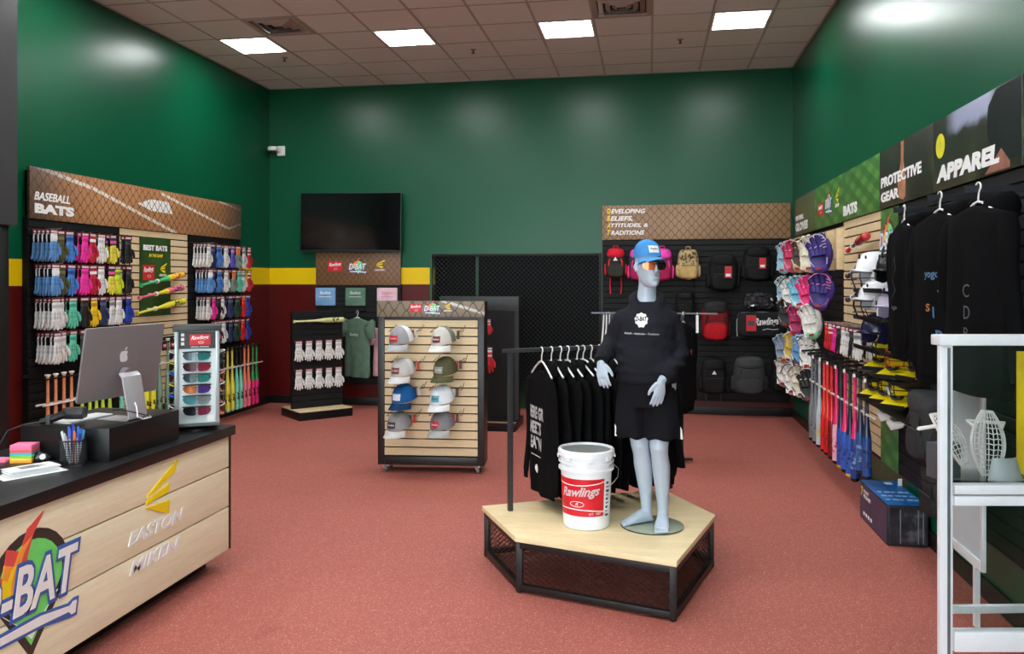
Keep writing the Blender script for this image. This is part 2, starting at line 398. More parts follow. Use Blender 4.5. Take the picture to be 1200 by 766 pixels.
def flat(parent, name, polys, mat, x, y, z, s, d=0.0015, mirror=1):
    """thin printed shapes standing proud of a board that faces local -Y"""
    mb = MB()
    for p in polys: mb.prism([(a*s*mirror, b*s) for a, b in p], (x, y, z), X_, Z_, (0, -d, 0))
    return mb.build(name, mat, parent, sharp=30)
def team_logo(parent, x, y, z, s, small=False):
    dome = [(.45*math.cos(R(a)), .06 + .44*math.sin(R(a))) for a in range(-6, 187, 14)]
    shield = dome + [(0, -.56)]
    inner = [(a*.8, .04 + (b - .04)*.82) for a, b in shield]
    t = max(.0012, s*.004)
    flat(parent, 'logo_shield', [shield], DARK_P, x, y, z, s, t)
    flat(parent, 'logo_field', [inner], GREEN_P, x, y, z, s, t*1.6)
    if not small:
        li = MB()
        for a, b in (((-.3, -.1), (0, -.36)), ((.3, -.1), (0, -.36))):
            li.bar((x+a[0]*s, y-t*1.8, z+a[1]*s), (x+b[0]*s, y-t*1.8, z+b[1]*s), .008*s, t)
        li.prism([(-.04*s, -.31*s), (.04*s, -.31*s), (.04*s, -.36*s), (0, -.4*s), (-.04*s, -.36*s)], (x, y-t*1.6, z), X_, Z_, (0, -t, 0))
        li.build('logo_diamond', PRINT_WHITE, parent)
    fl = [(-.5, -.06), (-.55, .12), (-.42, .1), (-.44, .3), (-.3, .2), (-.26, .42), (-.12, .36), (-.04, .52), (.14, .62), (.02, .46), (-.04, .3), (-.06, .1), (-.1, -.06)]
    flat(parent, 'logo_flame', [fl], FLAME_P, x, y, z, s, t*2.4)
    fl2 = [(a*.72 - .1, b*.72) for a, b in fl]
    flat(parent, 'logo_flame', [fl2], ORANGE_P, x, y, z, s, t*2.9)
    if not small: flat(parent, 'logo_flame', [[(a*.4 - .2, b*.45) for a, b in fl]], YEL_P, x, y, z, s, t*3.3)
    bat = [(-.55, -.255), (.1, -.25), (.44, -.30), (.48, -.275), (.53, -.28), (.51, -.385), (.46, -.385), (.43, -.35), (.1, -.33), (-.55, -.31)]
    bo = [(-.6, -.23), (.1, -.225), (.43, -.275), (.5, -.25), (.56, -.255), (.53, -.415), (.45, -.41), (.1, -.355), (-.6, -.335)]
    flat(parent, 'logo_bat_outline', [bo], BLUE_P, x, y, z, s, t*3.0)
    flat(parent, 'logo_bat', [bat], PRINT_WHITE, x, y, z, s, t*3.6)
    W, H = 1.24*s, .46*s
    lettering(parent, 'D-BAT', (x - .66*s, y - t*3.2, z - .19*s), X_*W, Z_*H, BLUE_P, t, .075, .25, 'logo_letter_outline')
    lettering(parent, 'D-BAT', (x - .62*s, y - t*4.4, z - .155*s), X_*(W - .08*s), Z_*(H - .07*s), PRINT_WHITE, t, .02, .25, 'logo_lettering')
def maker_patch(parent, x, y, z, w, h, board=None, ink=None, d=.002):
    if board is not False:
        flat(parent, 'logo_patch', [[(-.5*w, -.5*h), (.5*w, -.5*h), (.5*w, .5*h), (-.5*w, .5*h)]], board or RED_P, x, y, z, 1, d)
    lettering(parent, 'Rawlings', (x - .42*w, y - d, z - .12*h), X_*.84*w + Z_*.08*h, Z_*.46*h, ink or PRINT_WHITE, .001, .02, .35, 'logo_lettering')
    c = MB(); c.tube([(x + .05*w + .13*w*math.cos(R(a)), y - d - .0005, z - .26*h + .09*h*math.sin(R(a))) for a in range(0, 360, 30)], max(.0012, .012*h), 4, True)
    c.build('logo_oval', ink or PRINT_WHITE, parent)
def wing_logo(parent, x, y, z, s, ink=None, word='EASTON', ww=1.0, d=.0015, col=None):
    P = [[(.08, .5), (1.12, 1.0), (1.02, .76), (.06, .44)], [(.03, .385), (.82, .56), (.78, .38), (0, .31)], [(0, .25), (.84, .2), (.78, -.08)]]
    flat(parent, 'logo_wing', P, col or YEL_P, x - .45*s, y, z, s, d)
    if word: lettering(parent, word, (x - .6*s*ww, y, z - .38*s), X_*1.2*s*ww, Z_*.24*s, ink or PRINT_WHITE, d, .02, .3, 'logo_lettering')

def fence_print(name, c1, c2, cw, ch, marks=None, line=(52, 40, 34), dark=None):
    k = NT(name); k.b.inputs['Roughness'].default_value = 0.42; o = k.obj(); x, y, z = k.xyz(o)
    base = k.ramp(k.noise(o, 1.6, 5, .6), (0.3, rgb(c1)), (0.7, rgb(c2)))
    base = k.mix(k.math('MULTIPLY', k.noise(o, 40.0, 3, .7), .35), base, rgb(tuple(int(v*.6) for v in c1)))
    if marks: base = marks(k, base, x, z)
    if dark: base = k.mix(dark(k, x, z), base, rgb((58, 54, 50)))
    def saw(sign):
        v = k.math('ADD', k.math('DIVIDE', x, cw), k.math('MULTIPLY', k.math('DIVIDE', z, ch), sign))
        w = k.math('ADD', v, k.math('MULTIPLY', k.math('SINE', k.math('MULTIPLY', k.math('SUBTRACT', k.math('DIVIDE', x, cw), k.math('MULTIPLY', k.math('DIVIDE', z, ch), sign)), 6.283)), .05))
        return k.math('LESS_THAN', k.math('ABSOLUTE', k.math('SUBTRACT', k.math('FRACT', w), .5)), .055)
    f = k.math('MAXIMUM', saw(1), saw(-1))
    k.l(k.mix(k.math('MULTIPLY', f, .85), base, rgb(line)), k.b.inputs['Base Color'])
    return k.m
def line_mask(k, x, z, x0, z0, x1, z1, w):
    dx, dz = x1 - x0, z1 - z0; L = math.hypot(dx, dz); nx, nz = -dz/L, dx/L
    dist = k.math('ABSOLUTE', k.math('ADD', k.math('ADD', k.math('MULTIPLY', x, nx), k.math('MULTIPLY', z, nz)), -(x0*nx + z0*nz)))
    al = k.math('ADD', k.math('ADD', k.math('MULTIPLY', x, dx/L), k.math('MULTIPLY', z, dz/L)), -(x0*dx + z0*dz)/L)
    m = k.math('SUBTRACT', 1.0, k.smooth(dist, w*.6, w))
    return k.math('MULTIPLY', m, k.math('MULTIPLY', k.math('GREATER_THAN', al, 0.0), k.math('LESS_THAN', al, L)))
def diamond_marks(k, base, x, z):
    for a in ((.0, .47, .813, .347, .022), (.813, .347, 2.19, 0.0, .022), (1.9, .42, 3.353, .125, .02), (3.353, .125, 3.68, .213, .016), (3.1, .45, 3.68, .382, .012)):
        base = k.mix(k.math('MULTIPLY', line_mask(k, x, z, *a), .85), base, rgb((232, 226, 214)))
    p = [(1.496, .269), (1.723, .212), (2.123, .208), (2.042, .335), (1.723, .337)]; m = None
    for i in range(5):
        (a, b), (c, d) = p[i], p[(i+1) % 5]
        h = k.math('GREATER_THAN', k.math('SUBTRACT', k.math('MULTIPLY', k.math('ADD', z, -b), c - a), k.math('MULTIPLY', k.math('ADD', x, -a), d - b)), 0.0)
        m = h if m is None else k.math('MULTIPLY', m, h)
    return k.mix(k.math('MULTIPLY', m, .9), base, rgb((236, 238, 234)))
def plain_line(x0, z0, x1, z1, w):
    return lambda k, base, x, z: k.mix(k.math('MULTIPLY', line_mask(k, x, z, x0, z0, x1, z1, w), .7), base, rgb((214, 214, 206)))
def board(name, label, loc, rotz, w, h, mat, t=.025):
    o = thing(name, label, 'sign', loc, rotz)
    p = MB().box(0, -.075, 0, w, -.075 + t, h).build('sign_panel', mat, o, bevel=.002)
    MB().box(.03, -.05, .03, w - .03, -.001, h - .03).build('backing', BLACK(.6), o)
    return p
SLATS = []
def slatwall(label, loc, rotz, w, z0, z1, mat, backmat, pitch=.0762, group=None):
    o = thing('slatwall_panel', label, 'wall panel', loc, rotz, group=group)
    MB().box(0, -.047, z0, w, -.001, z1).build('backing', backmat, o)
    n = int((z1 - z0) / pitch + 1e-6)
    me = MB().box(.002, -.06, .006, w - .002, -.046, pitch - .006).mesh('slat', bevel=.002, segs=1)
    for i in range(n): ob('slat', me, mat, o, (0, 0, z0 + (z1 - z0) - (i + 1)*pitch))
    SLATS.append(o)
    return o
SLAT_WOOD = wood_mat('maple_slat', (206, 182, 140), (230, 208, 166), (1.5, 8, 8), 0)
SLAT_BLACK = M((15, 16, 17), 0.6, noise=.08, spec=.3, name='slat_black')
GROOVE = M((30, 22, 17), .8, name='slat_groove')
GROOVE_B = M((5, 5, 6), .8, name='slat_groove_black')
L0, R0 = R(90), R(-90)
PW = 1.222
# ---- left wall
slatwall('black slatwall panel carrying four rows of batting gloves beside the yellow stripe', (XL, 6.177, 0), L0, PW, .3, 2.28, SLAT_BLACK, GROOVE_B)
slatwall('light wood slatwall panel between the two black glove panels', (XL, 6.177 + PW, 0), L0, PW, .3, 2.28, SLAT_WOOD, GROOVE)
slatwall('black slatwall panel with batting gloves nearest the back corner', (XL, 6.177 + 2*PW, 0), L0, PW, .3, 2.28, SLAT_BLACK, GROOVE_B)
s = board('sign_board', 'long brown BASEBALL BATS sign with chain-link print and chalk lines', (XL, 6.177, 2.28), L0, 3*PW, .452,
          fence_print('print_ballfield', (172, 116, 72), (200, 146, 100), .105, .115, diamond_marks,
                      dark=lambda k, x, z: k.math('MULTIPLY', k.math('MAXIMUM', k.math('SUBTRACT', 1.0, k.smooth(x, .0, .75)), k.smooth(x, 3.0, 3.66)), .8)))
lettering(s, 'BASEBALL', (.05, -.0755, .165), X_*.44, Z_*.075, PRINT_WHITE, .002, .025, .25)
lettering(s, 'BATS', (.055, -.0755, .05), X_*.49, Z_*.088, PRINT_WHITE, .002, .06)
# best bats poster
k = NT('print_poster_green'); o_ = k.obj(); n = k.noise(o_, 2.2, 5, .7)
k.l(k.ramp(n, (.3, rgb((22, 44, 20))), (.6, rgb((50, 86, 34))), (.75, rgb((96, 140, 60)))), k.b.inputs['Base Color']); k.b.inputs['Roughness'].default_value = .4; POSTER_G = k.m
s = thing('poster', 'dark green BEST BATS poster on the wood slatwall', 'poster', (XL, 7.715, 1.36), L0)
MB().box(0, -.068, 0, .555, -.062, .845).build('poster_sheet', POSTER_G, s)
lettering(s, 'BEST BATS', (.06, -.0685, .705), X_*.43, Z_*.06, PRINT_WHITE, .001, .05)
lettering(s, 'IN THE GAME', (.16, -.0685, .635), X_*.25, Z_*.035, YEL_P, .001, .03, .2)
maker_patch(s, .15, -.0685, .47, .2, .16)
wing_logo(s, .41, -.0685, .47, .11)
# ---- back wall
slatwall('black slatwall panel under the television', (-4.628, YW, 0), 0, 1.238, .3, 1.68, SLAT_BLACK, GROOVE_B)
s = board('sign_board', 'brown chain-link sign with three small logos under the television', (-4.628, YW, 1.682), 0, 1.238, .46, fence_print('print_mesh_brown', (112, 78, 48), (136, 98, 62), .085, .1))
maker_patch(s, .285, -.0755, .262, .21, .14)
team_logo(s, .625, -.0755, .25, .215)
wing_logo(s, .94, -.0755, .24, .115)
for i in range(2):
    slatwall(['black slatwall panel with red and pink backpacks behind the mannequin', 'black slatwall panel with black bags in the back corner'][i], (-.614 + i*1.1935, YW, 0), 0, 1.1935, .18, 2.28, SLAT_BLACK, GROOVE_B)
s = board('sign_board', 'brown chain-link DEVELOPING BELIEFS sign above the backpacks', (-.614, YW, 2.283), 0, 2.387, .452, fence_print('print_mesh_tan', (146, 108, 72), (172, 134, 94), .105, .115))
for i, tx in enumerate(['DEVELOPING', 'BELIEFS,', 'ATTITUDES, &', 'TRADITIONS']):
    z = .345 - i*.0945; full = [.5, .335, .535, .49][i]; cw = full / len(tx) * 1.05
    lettering(s, tx[0], (.062, -.0755, z), X_*cw*.92, Z_*.068, YEL_P, .002, .03, .25)
    lettering(s, tx[1:], (.062 + cw, -.0755, z if i != 1 else z - .012), X_*(full - cw), Z_*(.06 if i != 1 else .072), PRINT_WHITE, .002, .03, .25)
# ---- right wall
k = NT('print_turf'); o_ = k.obj(); x, y, z = k.xyz(o_)
d1 = k.math('ADD', k.math('MULTIPLY', x, 1.0), k.math('MULTIPLY', z, 2.4)); d2 = k.math('SUBTRACT', k.math('MULTIPLY', x, 1.0), k.math('MULTIPLY', z, 2.4))
c1 = k.math('GREATER_THAN', k.math('FRACT', k.math('MULTIPLY', d1, 2.6)), .5); c2 = k.math('GREATER_THAN', k.math('FRACT', k.math('MULTIPLY', d2, 2.6)), .5)
b = k.mix(c1, rgb((62, 118, 50)), rgb((92, 150, 70))); b = k.mix(k.math('MULTIPLY', c2, .5), b, rgb((48, 96, 42)))
k.l(k.mix(k.math('MULTIPLY', k.noise(o_, 60.0, 3, .7), .4), b, rgb((60, 104, 46))), k.b.inputs['Base Color']); k.b.inputs['Roughness'].default_value = .4; TURF_P = k.m
k = NT('print_dark_trees'); o_ = k.obj(); n = k.noise(o_, 2.6, 4, .6); x, y, z = k.xyz(o_)
b = k.ramp(n, (.3, rgb((26, 28, 22))), (.6, rgb((44, 48, 34))), (.75, rgb((70, 76, 52))))
TREES_P = k.m; k.l(b, k.b.inputs['Base Color']); k.b.inputs['Roughness'].default_value = .4
k = NT('print_trees_sky'); o_ = k.obj(); n = k.noise(o_, 2.6, 4, .6); x, y, z = k.xyz(o_)
b = k.ramp(n, (.3, rgb((26, 28, 22))), (.6, rgb((44, 48, 34))), (.75, rgb((70, 76, 52))))
zz = k.math('ADD', z, k.math('MULTIPLY', k.noise(o_, 5.0, 4, .7), .16))
sky = k.math('MULTIPLY', k.smooth(zz, .36, .44), k.math('MULTIPLY', k.smooth(x, .18, .4), k.math('SUBTRACT', 1.0, k.smooth(x, .8, .95))))
k.l(k.mix(sky, b, rgb((150, 158, 186))), k.b.inputs['Base Color']); k.b.inputs['Roughness'].default_value = .35; SKY_P = k.m
YS = [10.21, 8.998, 7.785, 6.56, 5.373, 4.16, 2.95]
def sec(i): return (XR, YS[i], 0)
names = ['SOFTBALL GLOVES sign of brown and green print, farthest along the right wall', 'green turf sign with three small logos on the right wall', 'green turf BATS sign above the wood slatwall', 'dark PROTECTIVE GEAR sign with a bat print', 'dark APPAREL sign with a yellow ball print']
prints = [fence_print('print_infield', (96, 80, 58), (80, 110, 60), .3, .3, line=(90, 84, 64)), TURF_P, TURF_P, TREES_P, SKY_P]
SG = []
for i in range(5):
    s = board('sign_board', names[i], (XR, YS[i], 2.28), R0, YS[i] - YS[i+1] - .006, .435, prints[i]); SG.append(s)
lettering(SG[0], 'SOFTBALL', (.06, -.0755, .175), X_*.5, Z_*.055, PRINT_WHITE, .002, .02)
lettering(SG[0], 'GLOVES', (.06, -.0755, .045), X_*.75, Z_*.1, PRINT_WHITE, .002, .05)
maker_patch(SG[1], .29, -.0755, .19, .24, .13); team_logo(SG[1], .68, -.0755, .21, .24); wing_logo(SG[1], 1.02, -.0755, .2, .13)
lettering(SG[2], 'BATS', (.06, -.0755, .04), X_*.49, Z_*.095, PRINT_WHITE, .002, .06)
lettering(SG[3], 'PROTECTIVE', (.045, -.0755, .155), X_*.92, Z_*.078, PRINT_WHITE, .002, .04)
lettering(SG[3], 'GEAR', (.045, -.0755, .045), X_*.44, Z_*.075, PRINT_WHITE, .002, .04)
flat(SG[3], 'printed_bat', [[(.53, .43), (.6, .43), (.585, .3), (.64, .16), (.63, .04), (.58, .02), (.49, .04), (.46, .14), (.53, .3)]], M((176, 120, 92), .4, noise=.3, name='print_skin'), 0, -.0752, 0, 1, .0006)
lettering(SG[4], 'APPAREL', (.06, -.0755, .05), X_*.9, Z_*.1, PRINT_WHITE, .002, .06, .12)
flat(SG[4], 'printed_ball', [[(.12 + .075*math.cos(R(a)), .27 + .075*math.sin(R(a))) for a in range(0, 360, 20)]], M((222, 216, 48), .4, noise=.15, name='print_ball'), 0, -.0752, 0, 1, .0006)
flat(SG[4], 'printed_helmet', [[(.98, .05), (.86, .13), (.8, .24), (.82, .36), (.92, .43), (1.2, .432), (1.2, .05)]], M((28, 29, 33), .3, noise=.3, nscale=6.0, name='print_helmet'), 0, -.0752, 0, 1, .0006)
flat(SG[4], 'printed_arm', [[(.78, .01), (.98, .12), (1.08, .04), (1.08, .01)]], M((150, 98, 84), .4, noise=.3, name='print_arm'), 0, -.0752, 0, 1, .0009)
# glove panels: black, with a wooden backboard behind the top row
for i in range(2):
    p = slatwall(['black slatwall panel of the glove wall nearest the back corner', 'black slatwall panel of the glove wall next to the wood panel'][i], sec(i), R0, YS[i] - YS[i+1], .35, 1.84, SLAT_BLACK, GROOVE_B)
    p2 = thing('wood_backboard', ['maple backboard with black dividers behind the mitts nearest the corner', 'maple backboard with black dividers behind the mitts next to the wood slatwall'][i], 'wall panel', (XR, YS[i], 1.84), R0)
    MB().box(0, -.04, 0, 1.21, -.001, .42).build('backing', BLACK(.6), p2)
    for q in range(3):
        MB().box(.02 + q*.4, -.052, .012, .385 + q*.4, -.038, .40).build('panel', SLAT_WOOD, p2, bevel=.003)
        MB().box(.387 + q*.4, -.12, .0, .398 + q*.4, -.03, .38).build('divider', SLAT_WOOD, p2, bevel=.002)
slatwall('light wood slatwall panel under the BATS sign', sec(2), R0, YS[2] - YS[3], .35, 2.28, SLAT_WOOD, GROOVE)
slatwall('black slatwall panel under the PROTECTIVE GEAR sign', sec(3), R0, YS[3] - YS[4], .35, 2.28, SLAT_BLACK, GROOVE_B)
slatwall('black slatwall panel under the APPAREL sign', sec(4), R0, YS[4] - YS[5], .35, 2.28, SLAT_BLACK, GROOVE_B)
slatwall('black slatwall panel behind the glass display case', sec(5), R0, YS[5] - YS[6], .35, 2.28, SLAT_BLACK, GROOVE_B)
s = thing('banner', 'narrow green banner with a flame shield logo beside the wood slatwall', 'banner', (XR, 6.555, .36), R0)
MB().box(0, -.068, 0, .42, -.061, 1.91).build('banner_sheet', TURF_P, s)
team_logo(s, .21, -.0685, 1.66, .34); maker_patch(s, .21, -.0685, 1.36, .24, .13)
# ================================================================== reception counter
COUNTER_WOOD = wood_mat('counter_plank', (226, 216, 180), (246, 238, 208), (1.2, 1, 14), 0)
CB = M((15, 14, 15), .38, noise=.06, name='counter_black')
ctr = thing('reception_counter', 'long reception counter with maple plank front and black top', 'counter', (-2.52, 1.6, 0), L0)
CL = 2.965
MB().box(0, .02, .105, CL - .02, .76, .795).build('body', CB, ctr)
for z0, z1 in ((.107, .362), (.37, .6), (.608, .795)):
    MB().box(.01, 0, z0, CL - .024, .02, z1).build('plank', COUNTER_WOOD, ctr, bevel=.0015)
MB().box(CL - .022, -.002, .105, CL, .78, .797).build('end_panel', CB, ctr, bevel=.002)
MB().box(.05, .13, 0, CL - .06, .7, .106).build('toe_kick', M((10, 9, 9), .5, name='toe_black'), ctr)
MB().box(-.02, -.025, .797, CL + .015, .8, .855).build('countertop', CB, ctr, bevel=.004)
team_logo(ctr, 1.35, 0, .455, .5)
wing_logo(ctr, 2.23, 0, .52, .25, word=None, d=.006)
W3 = M((236, 236, 236), .4, noise=.02, name='acrylic_white')
lettering(ctr, 'EASTON', (1.98, 0, .428), X_*.48, Z_*.068, W3, .004, .035, .3, 'raised_lettering')
lettering(ctr, 'MIKEN', (1.99, 0, .282), X_*.43, Z_*.066, W3, .004, .035, .3, 'raised_lettering')
CT = .855
# riser box
rs = thing('counter_riser', 'black box riser standing on the counter under the computer', 'riser', (-2.83, 3.826, CT))
MB().box(-.245, -.295, 0, .245, .295, .161).build('body', CB, rs, bevel=.003)
# computer
RB = CT + .161
im = thing('desktop_computer', 'thin grey desktop computer seen from the back on the black riser', 'computer', (-2.70, 3.80, RB), R(83))
SILV = M((140, 134, 138), .38, metal=.35, noise=.03, name='computer_back')
tl = R(9)
def tilt(x, y, z):   # leans the top towards the viewer (local -Y)
    return (x, y*math.cos(tl) - z*math.sin(tl), y*math.sin(tl) + z*math.cos(tl))
def rrect(w, h, r, n=5):
    p = []
    for cx, cz, a0 in ((w/2-r, h/2-r, 0), (-w/2+r, h/2-r, 90), (-w/2+r, -h/2+r, 180), (w/2-r, -h/2+r, 270)):
        p += [(cx + r*math.cos(R(a0 + 90*i/n)), cz + r*math.sin(R(a0 + 90*i/n))) for i in range(n + 1)]
    return p
U, V, N = Vector((1, 0, 0)), Vector(tilt(0, 0, 1)), Vector(tilt(0, 1, 0))
sc = Vector((0, .0, .298))
scr = MB().prism(rrect(.547, .375, .012), sc, U, V, N*.011).build('screen_housing', SILV, im, bevel=.0015)
MB().prism(rrect(.535, .363, .008), sc + N*.0112, U, V, N*.001).build('screen_glass', M((8, 8, 10), .08, name='screen_glass'), im)
def arc(cx, cy, rx, ry, a0, a1, n): return [(cx + rx*math.cos(R(a0 + (a1-a0)*i/n)), cy + ry*math.sin(R(a0 + (a1-a0)*i/n))) for i in range(n + 1)]
apple = arc(-.22, .1, .3, .36, 75, 190, 7) + arc(-.16, -.2, .3, .34, 200, 285, 5) + arc(.18, -.22, .28, .32, 255, 330, 5) + arc(.52, .12, .22, .23, 240, 125, 6) + arc(.16, .16, .26, .3, 60, 105, 3)
leaf = [(.02, .52), (.03, .66), (.12, .78), (.24, .82), (.24, .7), (.15, .57)]
LG = M((214, 214, 220), .2, noise=.02, name='logo_silver')
for nm, p in (('logo_fruit', apple), ('logo_leaf', leaf)):
    MB().prism([(a*.058, b*.058) for a, b in p], sc + V*.03 - N*.0002, U, V, -N*.001).build(nm, LG, im)
st = MB(); pr = [(-.03, .235), (-.045, .22), (-.085, .03), (-.082, .012), (-.07, .004), (.11, .004), (.11, 0), (-.075, 0), (-.09, .008), (-.093, .03), (-.053, .226), (-.03, .245)]
st.prism(pr, (-.065, 0, 0), (0, 1, 0), (0, 0, 1), (.13, 0, 0)); st.build('stand', M((196, 196, 202), .32, metal=.5, noise=.03, name='stand_silver'), im, bevel=.0015)
MB().cyl((0, -.03, .235), (0, .0, .24), .03).build('hinge', SILV, im)
MB().lathe([(.017, 0), (.017, .003)], (0, -.067, .1), 16, Vector((0, -1, .2))).build('cable_hole', M((30, 30, 32), .5, name='hole_dark'), im)
wc = MB(); wc.tube([(0, -.066, .1), (-.02, -.1, .07), (-.035, -.12, .02), (.0, -.125, .005), (.06, -.12, .005), (.09, -.09, .005), (.05, -.06, .005)], .004, 6)
wc.build('power_cable', M((225, 225, 228), .4, noise=.02, name='cable_white'), im)
bc = MB(); bc.tube([(-.17, -.09, .075), (-.12, -.1, .07), (-.03, -.11, .04), (.05, -.12, .012), (.1, -.1, .005)], .003, 6)
bc.build('usb_cable', BLACK(), im)
kb = thing('keyboard', 'slim white keyboard lying beside the computer stand', 'keyboard', (-2.90, 3.76, RB), R(83))
MB().prism(rrect(.29, .115, .01), (0, 0, .0), X_, (0, 1, 0), (0, 0, .008)).build('case', M((220, 220, 222), .35, noise=.02, name='kb_case'), kb, bevel=.001)
kme = MB().cbox((0, 0, 0), (.0085, .0085, .0012)).mesh('key', bevel=.001, segs=1)
for r_ in range(5):
    for c_ in range(13): ob('key', kme, WHITE, kb, (-.126 + c_*.021, -.042 + r_*.021, .0092))
# barcode scanner with cable
sn = thing('barcode_scanner', 'black handheld barcode scanner lying on the riser corner', 'scanner', (-2.86, 3.60, RB), R(20))
MB().tube([(-.13, 0, .018), (-.09, 0, .026), (-.04, -.005, .045), (.0, -.01, .055)], [.014, .019, .02, .021], 12).build('handle', M((18, 18, 20), .45, name='scanner_black'), sn)
hd = MB(); hd.rings([[(x, y, z) for y, z in ((-.03-e, .03), (.03+e, .03), (.035+e, .06), (.025, .085), (-.025, .085), (-.035-e, .06))] for x, e in ((-.02, -.01), (.0, 0), (.05, .006), (.075, .008))])
hd.build('head', M((24, 24, 26), .4, name='scanner_head'), sn, bevel=.004)
MB().prism([(-.032, .035), (.032, .035), (.034, .06), (.024, .08), (-.024, .08), (-.034, .06)], (.0755, 0, 0), (0, 1, 0), (0, 0, 1), (.001, 0, 0)).build('window', M((90, 96, 104), .1, name='scanner_window'), sn)
MB().cbox((-.09, 0, .026), (.012, .022, .024)).build('clip', M((30, 30, 32), .5, name='clip_dark'), sn, bevel=.004)
MB().tube([(-.13, 0, .018), (-.19, -.03, .012), (-.25, -.07, -.01), (-.28, -.1, -.08), (-.3, -.13, -.15), (-.36, -.14, -.157), (-.45, -.1, -.157)], .0035, 6).build('cable', M((40, 40, 42), .5, name='cable_dark'), sn)
# pen cup and pens
pc = thing('pen_cup', 'black wire mesh pen cup full of pens on the counter', 'pen cup', (-2.715, 3.45, CT), R(25))
MESHB = M((20, 20, 24), .5, metal=.3, name='mesh_black')
c = MB()
for a, b in (((-.047, -.047), (.047, -.047)), ((.047, -.047), (.047, .047)), ((.047, .047), (-.047, .047)), ((-.047, .047), (-.047, -.047))):
    for i in range(9):
        f = i/8; x, y = a[0] + (b[0]-a[0])*f, a[1] + (b[1]-a[1])*f; c.bar((x, y, .002), (x, y, .118), .0024, .0024)
    for i in range(11): c.bar((a[0], a[1], .006 + i*.011), (b[0], b[1], .006 + i*.011), .0024, .0024)
tag(c.build('mesh_wall', MESHB, pc), kind='stuff')
rm = MB()
for z in (.0, .118):
    for a, b in (((-.05, -.048), (.05, -.048)), ((.048, -.05), (.048, .05)), ((.05, .048), (-.05, .048)), ((-.048, .05), (-.048, -.05))): rm.bar((a[0], a[1], z + .002), (b[0], b[1], z + .002), .005, .004)
rm.build('rim', BLACK(.4), pc); MB().box(-.046, -.046, 0, .046, .046, .003).build('base', BLACK(.5), pc)
random.seed(3)
pens = [('royal blue', (40, 88, 200)), ('royal blue', (44, 96, 210)), ('blue', (60, 120, 214)), ('dark blue', (36, 64, 170)), ('red', (196, 32, 44)), ('green', (36, 160, 70)), ('white', (220, 222, 226)), ('light grey', (180, 184, 190)), ('blue capped clear', (70, 110, 220)), ('orange', (220, 120, 60)), ('violet', (70, 60, 170)), ('teal', (70, 150, 170))]
where = ['nearest the paper stack', 'by the cup corner', 'in the cup middle', 'leaning to the riser', 'standing upright at the front', 'beside the red one', 'in the front row', 'in the back row', 'rising highest', 'at the cup side', 'leaning outward', 'against the rim']
for i, (nm, cc) in enumerate(pens):
    a = 2*math.pi*i/12 + .3; r_ = .012 + .022*random.random(); h = .15 + .02*random.random() + (.02 if i in (2, 3, 8) else 0)
    b0 = (math.cos(a)*r_*.6, math.sin(a)*r_*.6, 0); b1 = (math.cos(a)*(r_ + .02), math.sin(a)*(r_ + .02), h)
    t = thing('pen', f'{nm} pen in the mesh cup, {where[i]}', 'pen', Vector((-2.715, 3.45, CT + .0035)), R(25), 'pens in the mesh cup')
    p0, p1 = Vector(b0), Vector(b1); q = p0.lerp(p1, .68)
    MB().lathe([(.0008, 0), (.003, .012), (.0042, .02), (.0042, (q-p0).length)], p0, 8, p1-p0).build('barrel', M((196, 200, 208) if i % 3 else cc, .3, noise=.03, name='pen_barrel'), t)
    MB().lathe([(.0052, 0), (.0052, (p1-q).length*.9), (.0035, (p1-q).length)], q, 8, p1-p0).bar(q + Vector((.006, 0, .005)), q.lerp(p1, .8) + Vector((.006, 0, 0)), .002, .003).build('cap', M(cc, .35, noise=.04, name='pen_cap'), t)
# sticky notes
sk = thing('sticky_notes', 'stack of coloured sticky note pads with a pink pad on top', 'sticky notes', (-2.995, 3.47, CT), R(14))
for i, cc in enumerate([(244, 160, 60), (238, 214, 70), (128, 200, 90), (80, 180, 200), (232, 96, 92), (242, 120, 160), (244, 130, 168)]):
    d = .001*((i*7) % 5 - 2)
    MB().box(-.05 + d, -.04 - d, i*.0125, .05 + d, .04 - d, i*.0125 + .0122).build('note_pad', M(cc, .7, noise=.04, name='note'), sk, bevel=.0008)
pk = thing('sticky_pad', 'single flat pink sticky pad at the counter edge of the picture', 'sticky notes', (-3.115, 3.46, CT), R(8))
MB().box(-.045, -.038, 0, .045, .038, .012).build('pad', M((244, 124, 164), .7, noise=.04, name='note'), pk, bevel=.001)
MB().prism([(-.045, -.038), (.045, -.038), (.045, .0), (-.045, .0)], (0, 0, .012), X_, (0, 1, .08), (0, 0, .0006)).build('top_sheet', M((248, 140, 176), .7, noise=.04, name='note'), pk)
# paper stack
pp = thing('paper_stack', 'stack of white printed cards on a white sheet on the counter', 'papers', (-2.775, 3.26, CT), R(62))
MB().box(-.14, -.06, 0, .13, .07, .001).build('bottom_sheet', PRINT_WHITE, pp)
random.seed(5)
for i in range(14):
    x, y = random.uniform(-.006, .006), random.uniform(-.005, .005)
    MB().box(-.105 + x, -.045 + y, .0012 + i*.0022, .1 + x, .052 + y, .0030 + i*.0022).build('card', PRINT_WHITE, pp)
ink = MB()
for i in range(5): ink.box(-.06 + .006*(i % 2), -.025 + i*.012, .0322, .02 + .012*((i*3) % 4), -.02 + i*.012, .0326)
ink.build('printed_lines', M((60, 74, 66), .6, name='ink'), pp)
